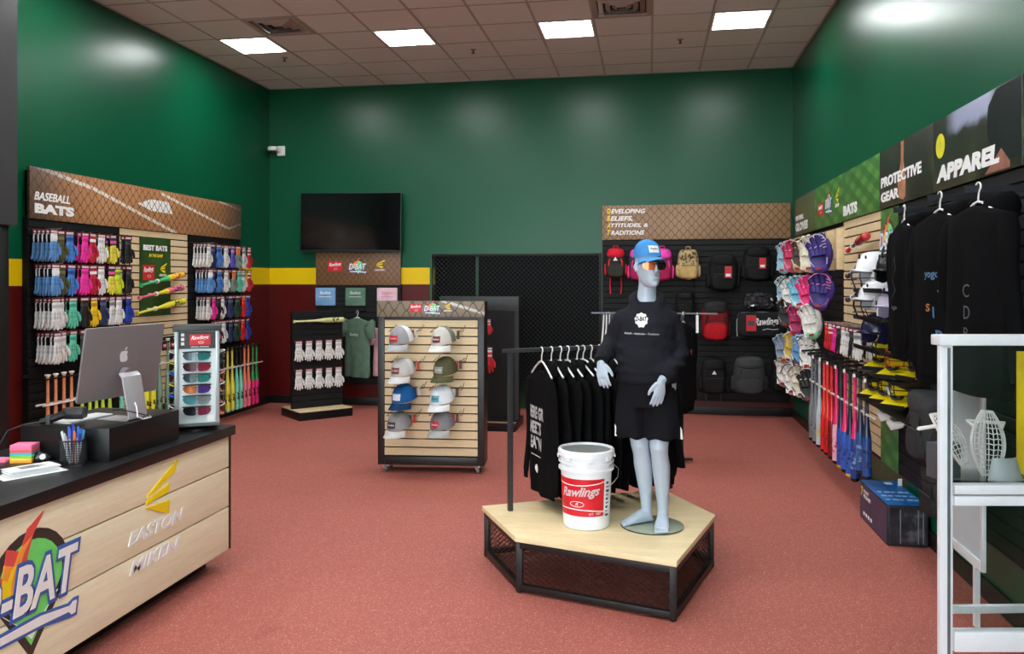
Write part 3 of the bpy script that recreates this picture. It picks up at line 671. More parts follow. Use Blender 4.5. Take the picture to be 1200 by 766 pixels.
# small black dispenser
dd = thing('desk_dispenser', 'small black rounded dispenser between the sticky notes and riser', 'desk gadget', (-2.93, 3.49, CT), R(20))
MB().rings([[(x, y*w, z*h + .0) for y, z in ((-.02, 0), (.02, 0), (.022, .02), (.016, .042), (0, .05), (-.016, .042), (-.022, .02))] for x, w, h in ((-.05, .7, .5), (-.035, .95, .8), (0, 1, 1), (.035, .95, .8), (.05, .7, .45))]).build('body', M((20, 20, 22), .25, name='gadget_black'), dd, bevel=.003)
MB().lathe([(.014, 0), (.014, .003)], (.02, -.021, .025), 14, (0, -1, .2)).build('roll', M((190, 192, 196), .2, noise=.05, name='tape_roll'), dd)

# ================================================================== sunglasses display
SGX, SGY, SGA = -2.655, 4.42, R(31)
sd = thing('sunglasses_display', 'tall rotating sunglasses display with white panel and red header', 'display stand', (SGX, SGY, CT), SGA)
GRY = M((84, 92, 92), .4, noise=.05, name='display_grey'); PANELW = M((214, 228, 230), .35, noise=.02, name='display_white')
MB().lathe([(.11, 0), (.11, .012), (.02, .018), (.02, .03)], n=28).build('turntable', BLACK(.4), sd)
MB().box(-.125, -.095, .028, .125, .095, .046).build('base', GRY, sd, bevel=.004)
MB().box(-.132, -.1, .585, .132, .1, .618).build('top_cap', M((52, 58, 58), .4, name='display_cap'), sd, bevel=.004)
for sx in (-1, 1):
    for sy in (-1, 1): MB().box(sx*.112 - .011, sy*.085 - .009, .046, sx*.112 + .011, sy*.085 + .009, .585).build('post', M((160, 170, 172), .3, metal=.4, noise=.03, name='display_post'), sd, bevel=.003)
MB().box(-.101, -.075, .046, .101, .075, .585).build('panel_core', PANELW, sd)
MB().box(-.1, -.081, .482, .1, -.0755, .582).build('header_card', M((42, 42, 46), .4, name='header_dark'), sd)
maker_patch(sd, .015, -.0815, .535, .115, .062)
lettering(sd, 'OFFICIAL EYEWEAR', (-.035, -.0815, .488), X_*.1, Z_*.008, PRINT_WHITE, .0005)
for i in range(3): MB().box(-.088, -.083, .555 - i*.026, -.07, -.081, .573 - i*.026).build('icon', PRINT_WHITE, sd, bevel=.002)
MB().box(.055, -.079, .052, .095, -.0755, .09).build('price_card', PRINT_WHITE, sd)
for i in range(6): MB().cyl((0, -.075, .118 + i*.064), (0, -.1, .122 + i*.064), .006).build('nose_peg', M((190, 205, 210), .2, name='peg_clear'), sd)
def sunglasses(label, lens, frame, loc, rz, group, lens2=None):
    t = thing('sunglasses', label, 'sunglasses', loc, rz, group)
    for s in (-1, 1):
        def f(u, v, s=s):
            a = s*(.08 + u*.92); x = .076*a; y = .03*abs(a)**2.0; h = .026*(1 - (2*u - .85)**4*.42) * (.72 if u > .97 else 1); zc = .003*u
            return (x, y - .002, zc + (v - .5)*2*h)
        MB().sheet(6, 4, f, (0, .0018, 0)).build('lens', lens if s < 0 or lens2 is None else lens2, t)
    fr = MB(); fr.tube([(x/10*.077, .03*abs(x/10)**2 - .003, .027 - .006*abs(x/10)**2) for x in range(-10, 11)], .0042, 6)
    fr.tube([(-.008, -.002, .012), (0, -.006, .01), (.008, -.002, .012)], .0026, 6)
    fr.build('frame', frame, t)
    for s in (-1, 1): MB().tube([(s*.076, .028, .02), (s*.078, .06, .016), (s*.066, .11, .006), (s*.06, .13, -.008)], .0028, 6).build('temple', frame, t)
    return t
def lensm(c): return M(tuple(int(v*.8) for v in c), .1, metal=.5, noise=.35, nscale=22.0, name='mirror_lens')
dk = M((26, 28, 32), .35, name='frame_dark')
SGF = [('grey mirrored', (110, 130, 140), (80, 190, 190), dk), ('pink tinted', (90, 50, 62), (220, 80, 110), M((90, 84, 90), .35, name='frame_grey')), ('teal mirrored', (90, 110, 120), (80, 200, 190), M((70, 76, 80), .35, name='frame_slate')),
       ('orange mirrored', (220, 130, 70), (130, 90, 200), dk), ('clear teal', (110, 200, 205), (190, 210, 214), M((60, 64, 66), .35, name='frame_soft')), ('dark violet', (50, 62, 72), (190, 80, 120), dk)]
rot = Matrix.Rotation(SGA, 3, 'Z')
for i, (nm, a, b, fm) in enumerate(SGF):
    p = rot @ Vector((-.002, -.112, .44 - i*.064)) + Vector((SGX, SGY, CT))
    sunglasses(f'{nm} wraparound sunglasses, {ORD[i]} from the top on the display front', lensm(a), fm, p, SGA, 'sunglasses on the counter display', lensm(b))
SIDE = [(-1, 'grip side nearest the computer', [(230, 230, 232), (236, 214, 60), (40, 110, 210), (236, 220, 70), (40, 120, 220), (230, 230, 230)]), (1, 'side facing the back wall', [(228, 228, 228), (40, 40, 44), (230, 150, 130), (235, 235, 235), (60, 60, 64), (232, 232, 232)])]
for sx, wh, cols in SIDE:
    wh = 'side nearest the computer' if sx < 0 else 'side facing the back wall'
    for i, cc in enumerate(cols):
        p = rot @ Vector((sx*.152, 0, .44 - i*.064)) + Vector((SGX, SGY, CT))
        sunglasses(f'sport sunglasses, {ORD[i]} from the top on the display {wh}', lensm([(60, 70, 80), (50, 60, 40), (120, 60, 60)][i % 3]), M(cc, .35, noise=.05, name='frame_col'), p, SGA + R(90*sx), 'sunglasses on the counter display').scale = (.84, .84, .9)
# ================================================================== batting gloves and bats
def make_glove_meshes():
    g = MB()
    palm = [[(x*w, y, z) for x, y in ((-1, 0), (-.7, -.013), (0, -.017), (.7, -.013), (1, 0), (.7, .011), (0, .014), (-.7, .011))] for z, w in ((-.095, .036), (-.11, .042), (-.14, .047), (-.17, .045), (-.18, .04))]
    g.rings(palm)
    for i, (x, L, sp) in enumerate(((-.033, .062, -.012), (-.011, .076, -.004), (.011, .08, .004), (.033, .066, .012))):
        g.tube([(x, 0, -.165), (x + sp*.4, -.002, -.175 - L*.5), (x + sp, .002, -.17 - L*.9), (x + sp, .004, -.173 - L)], [.012, .0115, .0105, .006], 8)
    g.tube([(.036, -.004, -.125), (.056, -.01, -.155), (.062, -.012, -.185), (.06, -.01, -.2)], [.016, .014, .012, .006], 8)
    c = MB(); c.rings([[(x*w, y, z) for x, y in ((-1, 0), (-.7, -.012), (0, -.015), (.7, -.012), (1, 0), (.7, .011), (0, .013), (-.7, .011))] for z, w in ((-.036, .037), (-.04, .039), (-.09, .037), (-.1, .037))])
    st = MB(); st.rings([[(x*w, y, z) for x, y in ((-1, 0), (-.7, -.015), (0, -.019), (.7, -.015), (1, 0), (.7, .013), (0, .015), (-.7, .013))] for z, w in ((-.055, .0385), (-.057, .0395), (-.078, .0395), (-.08, .0385))])
    sm = MB()
    for x in (-.022, 0, .022): sm.tube([(x, -.0165, -.108), (x*1.1, -.0175, -.14), (x*1.05, -.0165, -.17)], .0016, 4)
    sm.tube([(-.04, -.011, -.125), (-.02, -.0165, -.128), (.02, -.0165, -.128), (.04, -.011, -.125)], .0016, 4); sm.tube([(-.036, -.012, -.16), (0, -.018, -.15), (.036, -.012, -.16)], .0016, 4)
    h = MB(); h.box(-.05, -.003, -.042, .05, .003, -.002)
    hp = MB(); hp.box(-.036, -.0042, -.030, .036, -.0032, -.014)
    return [m.mesh(n) for m, n in ((g, 'hand'), (c, 'cuff'), (st, 'wrist_strap'), (h, 'header_card'), (hp, 'card_print'), (sm, 'piping'))]
GM = make_glove_meshes()
GAP_SHADE = MB().box(-.042, -.022, -.105, .046, -.02, -.042).mesh('gap_shade_strip')  # black strip painting the shade in the gaps between stacked cuffs
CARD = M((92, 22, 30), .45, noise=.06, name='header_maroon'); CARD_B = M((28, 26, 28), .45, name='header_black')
GC = {'white': ((224, 224, 220), (226, 226, 222), (190, 190, 190)), 'blue-white': ((96, 148, 205), (228, 230, 232), (236, 236, 236)), 'olive camouflage': ((84, 88, 52), (70, 72, 44), (120, 108, 64)),
      'royal blue': ((70, 130, 205), (66, 122, 198), (40, 70, 140)), 'hot pink': ((238, 48, 160), (240, 52, 166), (200, 30, 120)), 'crimson': ((190, 28, 52), (180, 26, 48), (230, 230, 230)), 'pink-yellow-navy': ((228, 214, 74), (36, 38, 84), (232, 90, 150)),
      'black': ((24, 24, 27), (22, 22, 24), (60, 60, 64)), 'neon yellow': ((208, 232, 40), (206, 230, 44), (120, 150, 30)), 'mint green': ((98, 200, 168), (100, 204, 172), (60, 150, 124)), 'golden yellow': ((238, 198, 30), (236, 196, 30), (180, 140, 20)),
      'navy': ((38, 52, 92), (36, 48, 86), (90, 100, 130)), 'deep blue': ((28, 66, 168), (26, 60, 156), (20, 44, 110)), 'violet-blue': ((92, 84, 190), (64, 110, 180), (214, 120, 190)), 'orange-grey': ((120, 140, 130), (226, 110, 50), (226, 110, 50)),
      'red-white': ((196, 40, 50), (226, 220, 220), (196, 40, 50)), 'orange-red': ((206, 36, 44), (232, 96, 40), (206, 36, 44)), 'white-grey': ((214, 214, 212), (200, 200, 200), (120, 120, 124)), 'dark green': ((28, 60, 44), (26, 40, 34), (70, 110, 80))}
def glove(colour, label, loc, rz, group, card=CARD, roll=0.0, sc=1.0):
    a, b, c = GC[colour]
    t = thing('batting_glove', label, 'batting glove', loc, 0, group, rot=(0, roll, rz)); t.scale = (sc, sc*.78, sc); by = {}
    for me, m in zip(GM, (leather(a), leather(b), leather(c), card, M((214, 196, 196), .5, noise=.04, name='card_ink'), leather(tuple(int(v*.62) for v in a)))):
        nm = me.name.split('.')[0]; o = ob(nm, me, m, by.get({'card_print': 'header_card', 'wrist_strap': 'cuff', 'piping': 'hand'}.get(nm), t)); by[nm] = o
    return t
def hook(panel, x, z, L, y0=-.06):
    MB().tube([(x, y0, z), (x, y0 - L, z + .004), (x, y0 - L - .006, z + .014)], .0032, 6).build('peg_hook', CHROME, panel)
ROWN = ['top', 'second', 'third', 'bottom']
def glove_rows(panel, y0, rows, zrows, where, group):
    random.seed(11)
    for r_, row in enumerate(rows):
        for c_, (Y, colour, deep) in enumerate(row):
            z = zrows[r_]
            hook(panel, Y - y0, z - .004, .05 + .042*deep)
            for d in range(deep):
                x = XL + .085 + .042*d + (.08 if deep == 2 else 0) + (.13 if deep == 1 else 0)
                tail = '' if deep == 1 else (', front one' if d == deep - 1 else f', {ORD[d]} from wall')
                g = glove(colour, f'{colour} batting glove, {ORD[c_]} peg, {ROWN[r_]} row {where}{tail}', (x, Y + random.uniform(-.004, .004), z), L0 + R(random.uniform(-7, 7)), group, roll=R(random.uniform(-2, 2)), sc=1.14)
                if d < deep - 1: ob('gap_shade_strip', GAP_SHADE, CARD_B, g)  # added shade strip, only on gloves behind the front one
A, B2, C2 = 'white', 'blue-white', 'royal blue'
sec1 = [
 [(6.25, B2, 5), (6.385, 'olive camouflage', 2), (6.50, C2, 2), (6.70, 'hot pink', 2), (6.80, 'crimson', 2), (6.93, A, 2), (7.09, 'pink-yellow-navy', 2), (7.32, 'black', 2)],
 [(6.27, B2, 5), (6.395, 'olive camouflage', 2), (6.52, C2, 2), (6.70, 'hot pink', 2), (6.81, 'crimson', 2), (6.92, A, 2), (7.06, 'pink-yellow-navy', 1), (7.16, 'neon yellow', 2), (7.34, 'black', 2)],
 [(6.27, A, 5), (6.385, A, 2), (6.545, 'mint green', 2), (6.68, 'black', 1), (6.82, 'golden yellow', 2), (6.945, 'navy', 2), (7.08, 'white-grey', 2), (7.18, A, 2), (7.33, 'deep blue', 2)],
 [(6.29, A, 5), (6.40, A, 2), (6.545, 'mint green', 2), (6.68, 'black', 1), (6.82, 'golden yellow', 2), (6.945, 'navy', 1)]]
Z1 = [2.19, 1.89, 1.592, 1.292]
glove_rows(SLATS[0], 6.177, sec1, Z1, 'near the yellow stripe', 'batting gloves on the panel near the yellow stripe')
sec2 = [
 [(8.75, A, 5), (8.91, 'navy', 2), (9.05, C2, 2), (9.22, A, 2), (9.38, 'violet-blue', 2), (9.52, 'orange-grey', 2), (9.66, 'white-grey', 2), (9.79, 'red-white', 1)],
 [(8.79, B2, 5), (8.92, 'navy', 2), (9.07, C2, 2), (9.23, A, 2), (9.42, 'orange-grey', 2), (9.53, 'mint green', 1), (9.65, 'white-grey', 2), (9.79, 'red-white', 1)],
 [(8.81, A, 4), (8.94, 'hot pink', 2), (9.05, 'black', 2), (9.14, A, 2), (9.33, 'navy', 2), (9.50, 'dark green', 2), (9.66, 'orange-red', 2), (9.76, 'deep blue', 1)],
 [(8.99, 'hot pink', 2), (9.07, 'black', 2), (9.16, A, 2), (9.33, 'navy', 2), (9.48, 'dark green', 2), (9.64, 'orange-red', 2), (9.75, 'deep blue', 1)]]
glove_rows(SLATS[2], 6.177 + 2*PW, sec2, [2.185, 1.885, 1.56, 1.26], 'near the back corner', 'batting gloves on the panel near the back corner')

BAT_ME = {}
def bat_meshes(L, rb=.032):
    k = (round(L, 3), rb)
    if k in BAT_ME: return BAT_ME[k]
    kn = MB().lathe([(.006, 0), (.022, -.001), (.025, -.007), (.022, -.015), (.0135, -.024)], n=14).mesh('knob')
    gr = MB().lathe([(.0135, -.022), (.0128, -.05), (.0125, -L*.2), (.0145, -L*.34)], n=12).mesh('grip')
    tp = MB().lathe([(.0138, -L*.335), (.0165, -L*.43), (.023, -L*.53), (rb*.93, -L*.6)], n=14).mesh('taper')
    ba = MB().lathe([(rb*.93, -L*.6), (rb, -L*.66), (rb, -L*.94), (rb*.98, -L*.965)], n=14).mesh('barrel')
    cp = MB().lathe([(rb*.98, -L*.965), (rb*.96, -L*.985), (rb*.6, -L*.999), (.004, -L)], n=14).mesh('end_cap')
    bd = MB().lathe([(rb*1.006, -L*.72), (rb*1.006, -L*.88)], n=14, cap=False).mesh('barrel_print')
    BAT_ME[k] = [kn, gr, tp, ba, cp, bd]
    return BAT_ME[k]
def gloss(c): return M(c, .25, noise=.06, name='bat_paint')
def printm(c, ink):
    key = ('print', c, ink)
    if key in MATS: return MATS[key]
    k = NT('bat_print'); k.b.inputs['Roughness'].default_value = .28; o = k.obj()
    f = k.smooth(k.noise(o, 36.0, 2, .5), .5, .54)
    k.l(k.mix(f, rgb(c), rgb(ink)), k.b.inputs['Base Color']); MATS[key] = k.m
    return k.m
def bat(label, cols, loc, d=(0, 0, -1), L=.82, group=None, rb=.032, ink=(24, 24, 26), spin=0):
    q = Vector((0, 0, -1)).rotation_difference(Vector(d).normalized())
    t = thing('bat', label, 'bat', loc, 0, group, rot=tuple(q.to_euler()))
    kn, gr, tp, ba, cp = cols; by = {}
    for me, m in zip(bat_meshes(L, rb), (gloss(kn), M(gr, .7, noise=.15, nscale=60.0, bump=.3, bscale=200.0, name='bat_grip'), gloss(tp), gloss(ba), gloss(cp), printm(ba, ink))):
        nm = me.name.split('.')[0]; o = ob(nm, me, m, by.get('barrel', t) if nm == 'barrel_print' else t); by[nm] = o
    return t
W_ = (226, 226, 222); K_ = (20, 20, 22)
# bat racks: rail with hooks along the foot of the left wall
def rack_rail(label, Y0, Y1, z):
    t = thing('bat_rack', label, 'bat rack', (XL, Y0, z), L0)
    n = Y1 - Y0
    MB().box(0, -.075, -.02, n, -.062, .02).build('back_rail', BLACK(.4), t, bevel=.003)
    MB().bar((0, -.285, -.012), (n, -.285, -.012), .014, .012).build('front_rail', BLACK(.4), t)
    for i in range(int(n/.3) + 1): MB().bar((i*.3 + .01, -.07, -.008), (i*.3 + .01, -.28, -.012), .012, .012).build('bracket', BLACK(.4), t)
    b = MB(); b.tube([(x/20*n, -.24 - .032 + .006*math.cos(x*2.2), -.235) for x in range(21)], .009, 6); b.tube([(x/20*n, -.24 + .034 + .004*math.cos(x*2.2), -.235) for x in range(21)], .009, 6)
    b.build('holding_strap', M((206, 204, 196), .6, name='strap_white'), t)
    return t
rack_rail('low black bat rack rail behind the computer', 6.1, 7.5, .905)
rack_rail('low black bat rack rail below the wood slatwall poster', 7.5, 8.65, 1.1)
rack_rail('low black bat rack rail near the back corner', 8.85, 10.05, .9)
XB = XL + .24
gp = 'bats hanging along the left wall'
SAL = (226, 142, 98); LIME = (176, 206, 60); MINT = (110, 204, 178); YEL = (222, 214, 60); SAGE = (104, 140, 118)
for i, Y in enumerate((6.19, 6.285, 6.385, 6.48)):
    bat(f'salmon orange bat hanging knob up, {ORD[i]} from the yellow stripe', (W_, SAL, SAL, (230, 160, 120), K_), (XB, Y, .93), group=gp)
for i, Y in enumerate((6.62, 6.72, 6.81, 6.90, 7.0)):
    bat(f'lime green bat hanging behind the computer, {ORD[i]} from the orange bats', (K_, (40, 40, 42), LIME, (160, 204, 70), K_), (XB, Y, .92), group=gp)
for i, Y in enumerate((7.18, 7.29, 7.4)):
    bat(f'mint bat hanging behind the computer stand, {ORD[i]} after the lime bats', (K_, (30, 40, 40), MINT, MINT, K_), (XB, Y, .92), group=gp)
for i, Y in enumerate((7.57, 7.68)):
    bat(f'tall yellow bat beside the computer, {ORD[i]} of two', (K_, YEL, YEL, YEL, K_), (XB, Y, 1.12), L=.86, group=gp)
for i, Y in enumerate((7.8, 7.95, 8.1)):
    bat(f'sage green bat in front of the wood slatwall, {ORD[i]} after the yellow bats', (W_, SAGE, SAGE, SAGE, K_), (XB, Y, 1.12), L=.84, group=gp)
    hc = MB(); hc.box(-.04, -.02, -.1, .04, -.014, .0); o = thing('bat_tag', f'black and red swing tag on sage green bat number {["one", "two", "three"][i]} from the yellow bats', 'tag', (XB + .04, Y, 1.1), L0, 'swing tags on bats'); hc.build('card', CARD_B, o); maker_patch(o, 0, -.0205, -.05, .06, .04)
for i, Y in enumerate((8.3, 8.5)):
    bat(f'dark bat hidden behind the sunglasses display, {ORD[i]} of two', (K_, K_, (60, 90, 70), (230, 150, 120), K_), (XB, Y, 1.12), L=.84, group=gp)
PE = [((240, 160, 130), 'peach', (8.93, 9.06), (60, 60, 60), (236, 160, 128)), ((214, 204, 70), 'yellow and black', (9.2, 9.31), (210, 200, 70), (220, 210, 70)), (MINT, 'mint and black', (9.42, 9.52), K_, (120, 206, 184)), ((240, 130, 100), 'coral and pink', (9.62, 9.72), (232, 140, 90), (240, 120, 140)), ((40, 150, 76), 'green and pink', (9.84, 9.94), (36, 140, 70), (232, 46, 120))]
for cc, nm, Ys, gcol, bcol in PE:
    for i, Y in enumerate(Ys):
        bat(f'{nm} bat near the back corner, {ORD[i]} of its pair', (K_, gcol, cc, bcol, bcol if nm != 'yellow and black' else MINT), (XB, Y, .92), L=.8, group=gp)
# three bats displayed across the poster
def pbat(label, cols, a, b, ink):
    a, b = Vector(a), Vector(b); bat(label, cols, a, b - a, (b - a).length, 'bats displayed across the poster', .034, ink)
    q = a.lerp(b, .36); o = thing('bat_clip', 'white ring clip holding the ' + label.split(' bat')[0] + ' bat on the poster', 'clip', q, 0, 'bat display clips')
    d = (b-a).normalized(); MB().lathe([(.019, -.012), (.024, -.012), (.024, .012), (.019, .012)], (0, 0, 0), 14, d, False).cyl((-.02, 0, 0), (-.098, 0, 0), .006).build('ring', WHITE, o)
pbat('green yellow and red bat slanting across the top of the poster', ((60, 180, 110), (70, 180, 120), (70, 190, 110), (236, 200, 60), (170, 40, 60)), (-5.2, 7.6, 1.69), (-5.2, 8.38, 1.815), (200, 60, 60))
pbat('pink and yellow bat slanting across the poster middle', ((220, 120, 140), (224, 96, 120), (226, 206, 60), (226, 120, 130), (230, 220, 230)), (-5.2, 7.57, 1.56), (-5.2, 8.38, 1.67), (110, 40, 120))
pbat('all yellow bat slanting below the poster', ((220, 214, 80), (214, 208, 90), (222, 214, 70), (226, 218, 60), (210, 206, 120)), (-5.2, 7.53, 1.40), (-5.2, 8.40, 1.515), (90, 80, 30))
# ================================================================== back wall
tv = thing('television', 'large black flat television on the back wall', 'television', (-4.095, YW, 2.15), 0)
MB().box(-.735, -.15, 0, .735, -.105, .815).build('housing', M((14, 14, 15), .4, name='tv_plastic'), tv, bevel=.006)
MB().box(-.725, -.1525, .022, .725, -.1503, .805).build('screen', M((7, 7, 9), .12, noise=.02, name='tv_screen'), tv)
MB().box(-.735, -.153, .0, .735, -.15, .018).build('lower_bezel', M((46, 46, 50), .35, metal=.4, name='tv_bezel'), tv)
MB().box(-.25, -.105, .2, .25, -.002, .6).build('wall_mount', BLACK(.5), tv)
tv.rotation_euler = (0, R(.7), 0)
sc_ = thing('security_camera', 'white dome security camera high on the wall near the corner', 'camera', (-5.22, YW, 3.6), 0)
MB().box(-.02, -.02, -.075, .1, -.001, .065).build('wall_plate', WHITE, sc_, bevel=.01)
MB().cyl((.03, -.02, .0), (-.01, -.12, .01), .03, .036, 14).build('arm', WHITE, sc_)
MB().lathe([(.062, .035), (.068, .02), (.068, -.01), (.06, -.02)], (-.03, -.13, 0), 18).build('housing', WHITE, sc_)
MB().ball((-.03, -.13, -.018), (.05, .05, .042), 16, 6, -90, 0).build('dome', M((50, 52, 56), .08, name='dome_dark'), sc_)
# netting of the batting cage
CGREEN = M((10, 74, 44), .45, name='frame_green')
cage = thing('netting_screen', 'black chain-link netting with thin green frame in the back wall opening', 'netting', ((OX0 + OX1)/2, YW - .02, 0), 0)
hw = (OX1 - OX0)/2
MB().box(-hw - .03, -.03, 0, -hw, .03, OZ + .02).build('post', CGREEN, cage, bevel=.004)
MB().box(hw - .02, -.03, 0, hw + .01, .03, OZ + .02).build('post', BLACK(.5), cage, bevel=.004)
MB().box(-hw + .6, .03, 0, -hw + .64, .07, OZ).build('post', CGREEN, cage, bevel=.004)
MB().box(-hw, -.02, OZ - .015, hw, .02, OZ + .02).build('top_rail', BLACK(.5), cage, bevel=.004)
nm_ = M((52, 54, 56), .5, metal=.3, name='net_wire'); net = MB(); P = .062
n = int((2*hw + OZ)/P) + 1
for s in (1, -1):
    for i in range(n):
        c = -hw + i*P - (0 if s < 0 else OZ)      # x at z=0 (s>0: rises to the right)
        if s > 0: x0, z0, x1, z1 = c, 0, c + OZ, OZ
        else: x0, z0, x1, z1 = c, 0, c - OZ, OZ
        # clip to the opening
        pts = []
        for x, z in ((x0, z0), (x1, z1)):
            if x < -hw: z = z + (abs(-hw - x)) * (1 if z == 0 else -1); x = -hw
            if x > hw: z = z + (abs(x - hw)) * (1 if z == 0 else -1); x = hw
            pts.append((x, z))
        if pts[0][1] < pts[1][1] - .01: net.bar((pts[0][0], .0 + .002*s, pts[0][1]), (pts[1][0], .0 + .002*s, pts[1][1]), .0045, .0045, (0, 1, 0))
tag(net.build('wire_netting', nm_, cage), kind='stuff')
# ---------------------------------------------------------------- garments
def garment(t, cloth, W=.5, L=.72, D=.11, sleeve=.6, hood=False, rib=None, seed=1, sway=0.0, open_neck=True, slw=.075):
    rnd = random.Random(seed); ph = [rnd.uniform(0, 6.28) for _ in range(4)]; N = 30
    hwid = W/2; tor = MB(); rs = []
    prof = [(0, .17, .45), (-.012, .26, .55), (-.03, .52, .6), (-.055, .86, .62), (-.085, .98, .7), (-.16, .95, .9), (-.28, .93, 1), (-.42, .94, 1), (-.58, .96, 1), (-.74, .98, .98), (-.88, 1, .95), (-.97, .98, .9), (-1, .93, .84)]
    for zf, wf, df in prof:
        z = zf*L if zf < -.1 else zf*.72
        ring = []
        for k in range(N):
            a = 2*math.pi*k/N; ca, sa = math.cos(a), math.sin(a)
            x = hwid*wf*math.copysign(abs(ca)**.8, ca); y = D/2*df*math.copysign(abs(sa)**.9, sa)
            f = -zf
            y += .014*f*math.sin(5*x/hwid*1.3 + ph[0] + 3*f) + .009*f*math.sin(9*x/hwid + ph[1] - 2*f) + sway*f
            x += .006*f*math.sin(7*f*3 + ph[2])
            ring.append((x, y, z))
        rs.append(ring)
    tor.rings(rs).build('torso', cloth, t, sharp=70)
    for s in (-1, 1):
        x0 = s*(hwid - .055); pts = []; rr = []
        M_ = 9
        for i in range(M_ + 1):
            f = i/M_
            pts.append((x0 + s*(.02 + .07*f**.7 + .008*math.sin(9*f + ph[3])), .012*math.sin(6*f + ph[1]) + sway*f*.6 - .01*f, -.06 - sleeve*f)); rr.append(slw*(1 - .38*f) * (1 + .05*math.sin(14*f + ph[0])))
        rr[0] *= .8
        MB().tube(pts, rr, 12, False, .62, (0, 1, 0)).build('sleeve', cloth, t, sharp=70)
        if rib:
            e = pts[-1]; MB().tube([(e[0], e[1], e[2] + .012), (e[0] + s*.002, e[1], e[2] - .045)], [rr[-1]*.86, rr[-1]*.8], 12, False, .62, (0, 1, 0)).build('cuff', rib, t, sharp=70)
    if rib:
        MB().rings([[(p[0]*k_, p[1]*k_, z) for p in rs[-1]] for z, k_ in ((-L + .01, 1.0), (-L - .01, .99), (-L - .05, .97))]).build('hem_band', rib, t, sharp=70)
    if hood:
        h = MB(); rs2 = []
        for i in range(11):
            f = i/10; a = R(-150 + 300*f)
            cx, cy = .1*math.sin(a), .055 + .075*math.cos(a)*(1 if abs(a) < 1.6 else .75); zz = -.02 + .045*math.cos(a*.5); w = .034 + .03*math.cos(a*.5)
            rs2.append([(cx + math.sin(a)*w*math.cos(R(b))*.7, cy + math.cos(a)*w*math.cos(R(b))*.7, zz + w*1.15*math.sin(R(b)) - (.03*math.cos(a*.5))) for b in range(0, 360, 40)])
        h.rings(rs2); h.ball((0, .09, -.09), (.12, .05, .12), 14, 8); h.build('hood', cloth, t, sharp=70)
    return rs
def hanger(label, loc, rz, group, mat=None, w=.4, arm=True):
    t = thing('clothes_hanger', label, 'hanger', loc, rz, group); m = mat or M((228, 228, 226), .35, noise=.02, name='hanger_white')
    MB().tube([(-.021, 0, .094), (-.02, 0, .104)] + [(.02*math.cos(R(a)), 0, .102 + .02*math.sin(R(a))) for a in range(165, -61, -25)] + [(.004, 0, .072), (0, 0, .05), (0, 0, .035)], .0042, 8).build('hook', m, t)
    MB().tube([(-w/2, 0, -.055), (-w*.3, 0, -.01), (-.035, 0, .026), (0, 0, .034), (.035, 0, .026), (w*.3, 0, -.01), (w/2, 0, -.055)], .006, 8).build('shoulder_bar', m, t)
    return t
def tee_print(t, x, y, z, s, ink): lettering(t, 'Rawlings', (x - s/2, y, z), X_*s, Z_*s*.36, ink, .001, .02, .35, 'shirt_print')
SG_CLOTH, PK_CLOTH = clothmat((92, 118, 100)), clothmat((226, 168, 180))
def hang_tee(lb, cloth, x, y, z, rz, ink, L=.74):
    t = thing('tshirt', lb, 'shirt', (x, y, z), rz); garment(t, cloth, .5, L, .08, .2, seed=4, slw=.1)
    MB().tube([(.075*math.cos(R(a)), -.004 + .03*math.sin(R(a)), -.006 - .02*(1 - abs(math.cos(R(a))))) for a in range(0, 360, 24)], .006, 6, True).build('collar', cloth, t)
    tee_print(t, -.02, -.047, -.26, .17, ink)
hang_tee('sage green tee shirt hanging beside the black glove stand', SG_CLOTH, -3.90, 10.42, 1.24, R(-28), M((190, 204, 194), .7, name='tee_ink'), .8)
hanger('clear white hanger holding the sage green tee shirt', (-3.90, 10.42, 1.215), R(-28), 'hangers on the wall panel under the television', w=.34)
hang_tee('pale pink tee shirt half hidden behind the cap display', PK_CLOTH, -3.50, 10.42, 1.13, R(-30), M((230, 120, 150), .7, name='tee_ink_pink'), .68)
hanger('white hanger holding the pale pink tee shirt', (-3.50, 10.42, 1.105), R(-30), 'hangers on the wall panel under the television', w=.34)
for x in (-3.90, -3.50):
    p = MB(); zt = 1.325 if x < -3.8 else 1.215
    p.bar((x + 4.628, -.06, zt), (x + 4.628, -.40, zt), .012, .018); p.build('face_out_arm', BLACK(.4), SLATS[3])
for x, cc, nm, ink in ((-4.482, (124, 164, 204), 'light blue', (230, 236, 240)), (-4.04, (96, 128, 110), 'sage green', (196, 212, 202)), (-3.58, (226, 192, 202), 'pale pink', (222, 130, 160))):
    t = thing('folded_tshirt', f'{nm} tee shirt folded square on the panel under the television', 'shirt', (x, YW - .062, 1.395), 0, 'folded display shirts')
    MB().prism(rrect(.292, .25, .012), (0, 0, .125), X_, Z_, (0, -.028, 0)).build('folded_shirt', clothmat(cc), t, bevel=.006)
    tee_print(t, 0, -.0285, .145, .16, M(ink, .7, name='fold_ink'))
    MB().box(-.09, -.0295, .12, .09, -.0285, .128).build('printed_rule', M(ink, .7, name='fold_ink'), t)
ot = thing('wall_outlet', 'white wall outlet low on the maroon wall', 'outlet', (-3.31, YW, .26), 0)
MB().box(-.04, -.008, 0, .04, 0, .12).build('cover_plate', M((206, 200, 196), .4, name='outlet_plate'), ot, bevel=.003)
for z in (.03, .075): MB().box(-.017, -.0105, z, .017, -.0075, z + .024).build('socket', M((150, 146, 142), .4, name='outlet_socket'), ot, bevel=.002)
